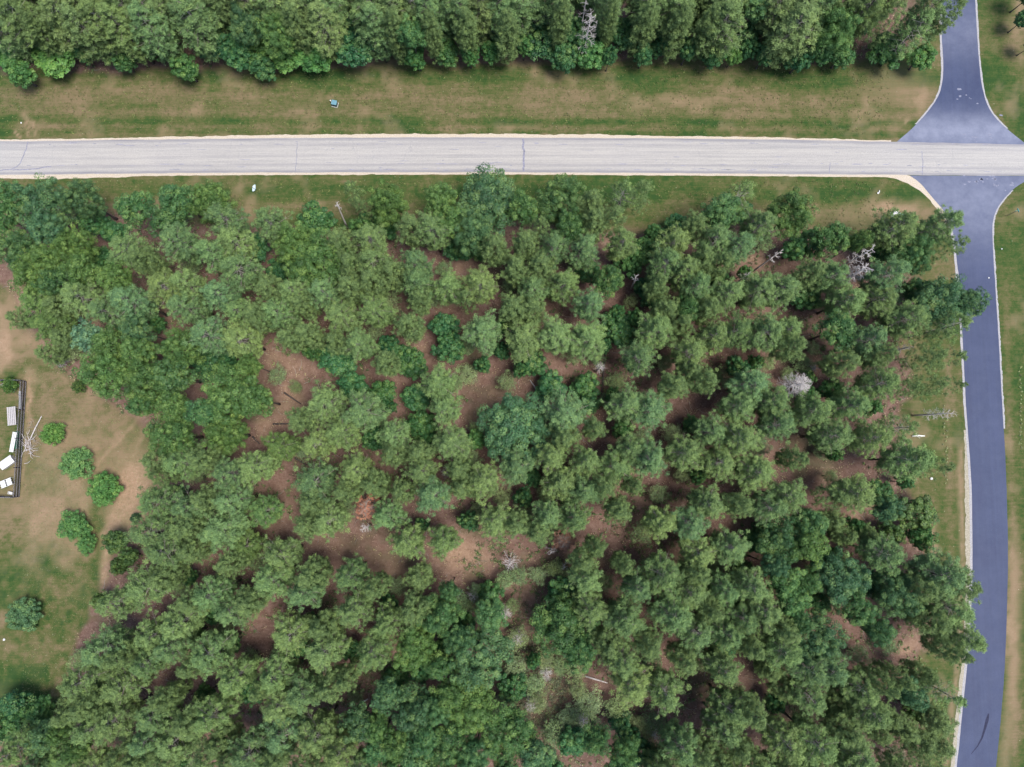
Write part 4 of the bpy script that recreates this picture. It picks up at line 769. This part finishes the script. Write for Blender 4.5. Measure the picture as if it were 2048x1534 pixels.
table(26, 884, .75, 3.4, math.radians(-7), .75, "narrow white table with a slim top against the fence", 3, "narrow_table", M_white)
table(12, 966, 2.1, 1.2, math.radians(22), .8, "tilted pale table near the pen's bottom", 2, "pale_table", M_white)
g = G(37, 801, 1.0); o = thing("white_board", "long plain white board leaning upright along the fence", "board", (g.x, g.y, 0), math.radians(4)); m = MB(); m.box((0, 0, .62), (.5, 3.3, .05), 0, 0, math.radians(-20)); m.build("panel", M_white, o); m = MB(); m.box((.1, 1.4, .3), (.06, .06, .6)); m.box((.1, -1.4, .3), (.06, .06, .6)); m.build("brace", M_offw, o)
g = G(13, 925, .8); o = thing("white_hutch", "bright white boxy hutch lying diagonal in the pen", "hutch", (g.x, g.y, 0), math.radians(36)); m = MB(); m.box((0, 0, .45), (2.3, 1.25, .8)); m.build("body", M_offw, o)
m = MB(); m.box((0, .34, .93), (2.45, .74, .05), 0, math.radians(-14)); m.box((0, -.34, .93), (2.45, .74, .05), 0, math.radians(14)); m.build("roof", M_white, o)
g = G(22, 986, .3); o = thing("white_crate", "small white crate in the bottom corner of the pen", "crate", (g.x, g.y, 0), math.radians(-15)); m = MB()
m.box((0, 0, .25), (.75, .45, .04))
for s in (-1, 1): m.box((s * .36, 0, .42), (.03, .45, .3)); m.box((0, s * .22, .42), (.68, .03, .3))
m.build("body", M_white, o)
g = G(33, 880, .5); o = thing("green_trough", "dark green trough between the narrow table and the fence", "trough", (g.x, g.y, 0), math.radians(-4)); m = MB(); m.box((0, 0, .2), (.4, 3.0, .05)); m.box((.2, 0, .38), (.04, 3.0, .4)); m.box((-.2, 0, .38), (.04, 3.0, .4)); m.build("body", M_greenp, o)
g = G(14, 775, .4); o = thing("garden_hoop_frame", "pale pipe frame slanting under the bush in the pen", "frame", (g.x, g.y, 0), math.radians(-24)); m = MB(); m.tube([(-1.2, 0, .4), (1.2, 0, .4)], .05, 6); m.tube([(-1.2, -.3, .0), (-1.2, 0, .4), (-1.2, .3, 0)], .04, 5); m.tube([(1.2, -.3, 0), (1.2, 0, .4), (1.2, .3, 0)], .04, 5); m.build("pipe", M_cap, o)

# ------------------------------------------------------------------ small things by the roads
g = G(669, 207, .5); o = thing("utility_cabinet", "teal utility cabinet standing alone on the upper verge", "utility box", (g.x, g.y, 0), math.radians(-12))
m = MB(); m.box((0, 0, .42), (.85, .72, .78)); m.build("body", M_tealdk, o); m = MB(); m.box((0, .03, .84), (.95, .82, .06), 0, math.radians(6)); m.build("lid", M_teal, o); m = MB(); m.box((0, 0, .02), (1.15, 1.0, .05)); m.build("base", plain("concrete", (.30, .30, .28), .9, .2, 4), o)
g = G(663, 205); o = thing("marker_post", "short cream marker post left of the teal cabinet", "post", (g.x, g.y, 0)); m = MB(); m.tube([(0, 0, 0), (0, 0, .7)], .09, 8); m.build("post", M_birch, o); m = MB(); m.tube([(0, 0, .7), (0, 0, .76)], .12, 8); m.build("cap", M_white, o)
g = G(508, 376, .5); o = thing("panel_sign", "pale blue two piece panel with a dark slot, standing on the lower verge", "panel", (g.x, g.y, 0), math.radians(-4))
def prism(poly, z0, z1):
    m = MB(); n = len(poly); m.add([(x, y, z0) for x, y in poly] + [(x, y, z1) for x, y in poly], [tuple(range(n))[::-1], tuple(range(n, 2 * n))] + [(i, (i + 1) % n, (i + 1) % n + n, i + n) for i in range(n)]); return m
prism([(-.28, .12), (.30, -.22), (.22, .50), (.10, .66), (-.25, .36)], .50, .54).build("upper_panel", M_pblue, o)
prism([(-.28, .02), (.28, -.32), (.02, -.62), (-.22, -.62)], .50, .54).build("lower_panel", M_pblue, o)
m = MB(); m.box((0, -.08, .25), (.5, .1, .5), math.radians(-30)); m.build("stand", M_tealdk, o)
for i, (x, y, lab, w) in enumerate([(1792, 427, "left mint green utility box half hidden by the verge pine", .95), (1804, 430, "right bright mint utility box beside the pine's crown", .85)]):
    g = G(x, y, .6); o = thing("utility_box", lab, "utility box", (g.x, g.y, 0), .1 - .3 * i); m = MB(); m.box((0, 0, .35), (w, w * .6, .66)); m.build("body", M_mint, o); m = MB(); m.box((0, 0, .71), (w * 1.06, w * .68, .05)); m.build("lid", M_mint if i else M_cap, o)
    m = MB(); m.box((0, 0, .01), (w * 1.3, w * .9, .04)); m.build("base", M_cap, o)
g = G(1758, 384, .2); o = thing("plastic_bag", "crumpled white scrap lying on the grass near the junction corner", "scrap", (g.x, g.y, 0), .9)
prism([(-.35, -.1), (-.1, -.16), (.3, -.05), (.42, .12), (.18, .14), (0, .04), (-.2, .16), (-.38, .08)], .03, .16).build("sheet", M_white, o); m = MB(); m.box((.05, 0, .2), (.3, .1, .08), .3, .3); m.build("fold", M_white, o)
g = G(2012, 432); o = thing("street_sign", "green street name sign on a brown post by the junction", "sign", (g.x, g.y, 0)); t_ = G(2033, 423, 2.9); d = t_ - g
m = MB(); m.tube([(0, 0, 0), (0, 0, 2.7)], .05, 8); m.build("post", plain("brown_post", (.16, .10, .09), .8, .3, 4), o)
m_sg = plain("sign_green", (.05, .40, .34), .4, .05, 2)
m = MB(); m.box((0, 0, 2.75), (.75, .03, .2), .3); m.build("blade", m_sg, o); m = MB(); m.box((0, 0, 2.98), (.03, .75, .2), .3); m.build("blade", m_sg, o)
for x, y, s, lab in [(1977, 556, .14, "tiny white stone lying on the blue road"), (1862, 957, .25, "small white bucket in the grass right of the pines"), (9, 1279, .22, "single white stone low in the green field"), (43, 246, .15, "little white stone in the grass by the light road's left end"), (2003, 498, .13, "pale stone in the grass under the street sign")]:
    g = G(x, y); bm_ = MB(); rr = random.Random(int(x)); n = 8
    rings = [(0.0, .9), (.5, 1.0), (.85, .6)]; vs2 = [(math.cos(6.283 * k / n) * s * q * rr.uniform(.85, 1.1), math.sin(6.283 * k / n) * s * q * rr.uniform(.85, 1.1), z * s + .03) for z, q in rings for k in range(n)]
    bm_.add(vs2, [(i * n + k, i * n + (k + 1) % n, (i + 1) * n + (k + 1) % n, (i + 1) * n + k) for i in range(2) for k in range(n)] + [tuple(2 * n + k for k in range(n))])
    o = bm_.build("stone" if "bucket" not in lab else "bucket", M_white); o.location = (g.x, g.y, 0); tag(o, lab, "stone" if "bucket" not in lab else "bucket")
# ------------------------------------------------------------------ ground cover that nobody could count
rs = np.random.RandomState(9)
def inside(poly, n, xr, yr, test=None):
    x = rs.uniform(*xr, n); y = rs.uniform(*yr, n); return x, y
def cover(name, lab, cat, pts, size, n, ln, wd, col, seed, transl=None, zc=.1, mat=None, tp=.25):
    C = [(G(x, y).x, G(x, y).y, zc) for x, y in pts]; R = rs.uniform(size[0], size[1], len(C))
    V, F, T = leaves(C, R, n, ln, wd, seed, .0, .6, .5, tp, .15, (.1, 1.0)); V[:, 2] = np.maximum(V[:, 2], .01)
    o = obj(name, mesh_np(name, V, F, mat or M_leaf, T)); o.color = col + (1,); tag(o, lab, cat, kind='stuff')
fx = rs.uniform(0, 2048, 24000); fy = rs.uniform(0, 1534, 24000)
fin = inpoly(forest, fx, fy) | inpoly(north, fx, fy); den = fbm(fx, fy, 90, 33)
sel = [(a, c_) for a, c_, i_, d_ in zip(fx, fy, fin, den) if i_ and d_ > .50]
cover("undergrowth", "low ferns and seedlings scattered over the forest floor", "undergrowth", sel[:7000], (.2, 1.0), 20, .24, .12, (.085, .150, .055), 51)
sel = [(a, c_) for a, c_, i_, d_ in zip(fx, fy, fin, den) if i_][:14000]
cx_ = rs.normal(1080, 45, 900); cy_ = rs.normal(1370, 75, 900)
cover("scrub", "pale dry scrub filling the lower clearing", "scrub", list(zip(cx_, cy_)), (.3, 1.1), 22, .24, .08, (.150, .175, .105), 57, zc=.25)
cover("fallen_leaves", "tan dead leaves scattered over the forest floor", "leaf litter", sel, (.4, 1.6), 6, .22, .13, (.34, .235, .18), 52, tp=.4, zc=.03)
rt = random.Random(3); m = MB()
for a_, c_ in sel[:1500]:
    g = G(a_, c_, .06); q = rt.uniform(0, 6.28); l = rt.uniform(.4, 2.2); m.tube([g, g + Vector((math.cos(q) * l * .5, math.sin(q) * l * .5, rt.uniform(0, .1))), g + Vector((math.cos(q + .2) * l, math.sin(q + .2) * l, .02))], [.04, .03, .012], 3, False)
tag(m.build("fallen_twigs", M_limb), "grey fallen twigs strewn over the forest floor", "twigs", kind='stuff')
vx = rs.uniform(0, 2048, 30000); vy = rs.uniform(100, 470, 30000)
ok = ((vy < 268) & (vy > 130) & (vx < 1780)) | ((vy > 362) & (vx > 190) & (vx < 1790)); ok &= ~inpoly(forest, vx, vy)
cover("grass", "short mown grass on the road verges", "grass", list(zip(vx[ok], vy[ok]))[:4500], (.1, .4), 7, .20, .08, (.135, .145, .060), 53, zc=.02, tp=.22)
vx = rs.uniform(0, 330, 9000); vy = rs.uniform(560, 1430, 9000); ok = ~inpoly(forest, vx, vy) & (vx > 45)
cover("dry_weeds", "dry weeds and clover scattered through the field", "weeds", list(zip(vx[ok], vy[ok]))[:5000], (.1, .35), 4, .13, .05, (.19, .195, .10), 54, zc=.03, tp=.25)
# row of pale cut grass clumps along the ditch
pts = [(1888 + rs.normal(0, 2.5) + (y - 820) * .03, y) for y in range(812, 968, 7)] + [(2041 + rs.normal(0, 1.5), y) for y in range(735, 900, 8)]
cover("cut_grass", "pale clumps of cut grass along the ditches by the blue road", "grass", pts, (.12, .3), 16, .3, .06, (.26, .28, .15), 55, zc=.06)
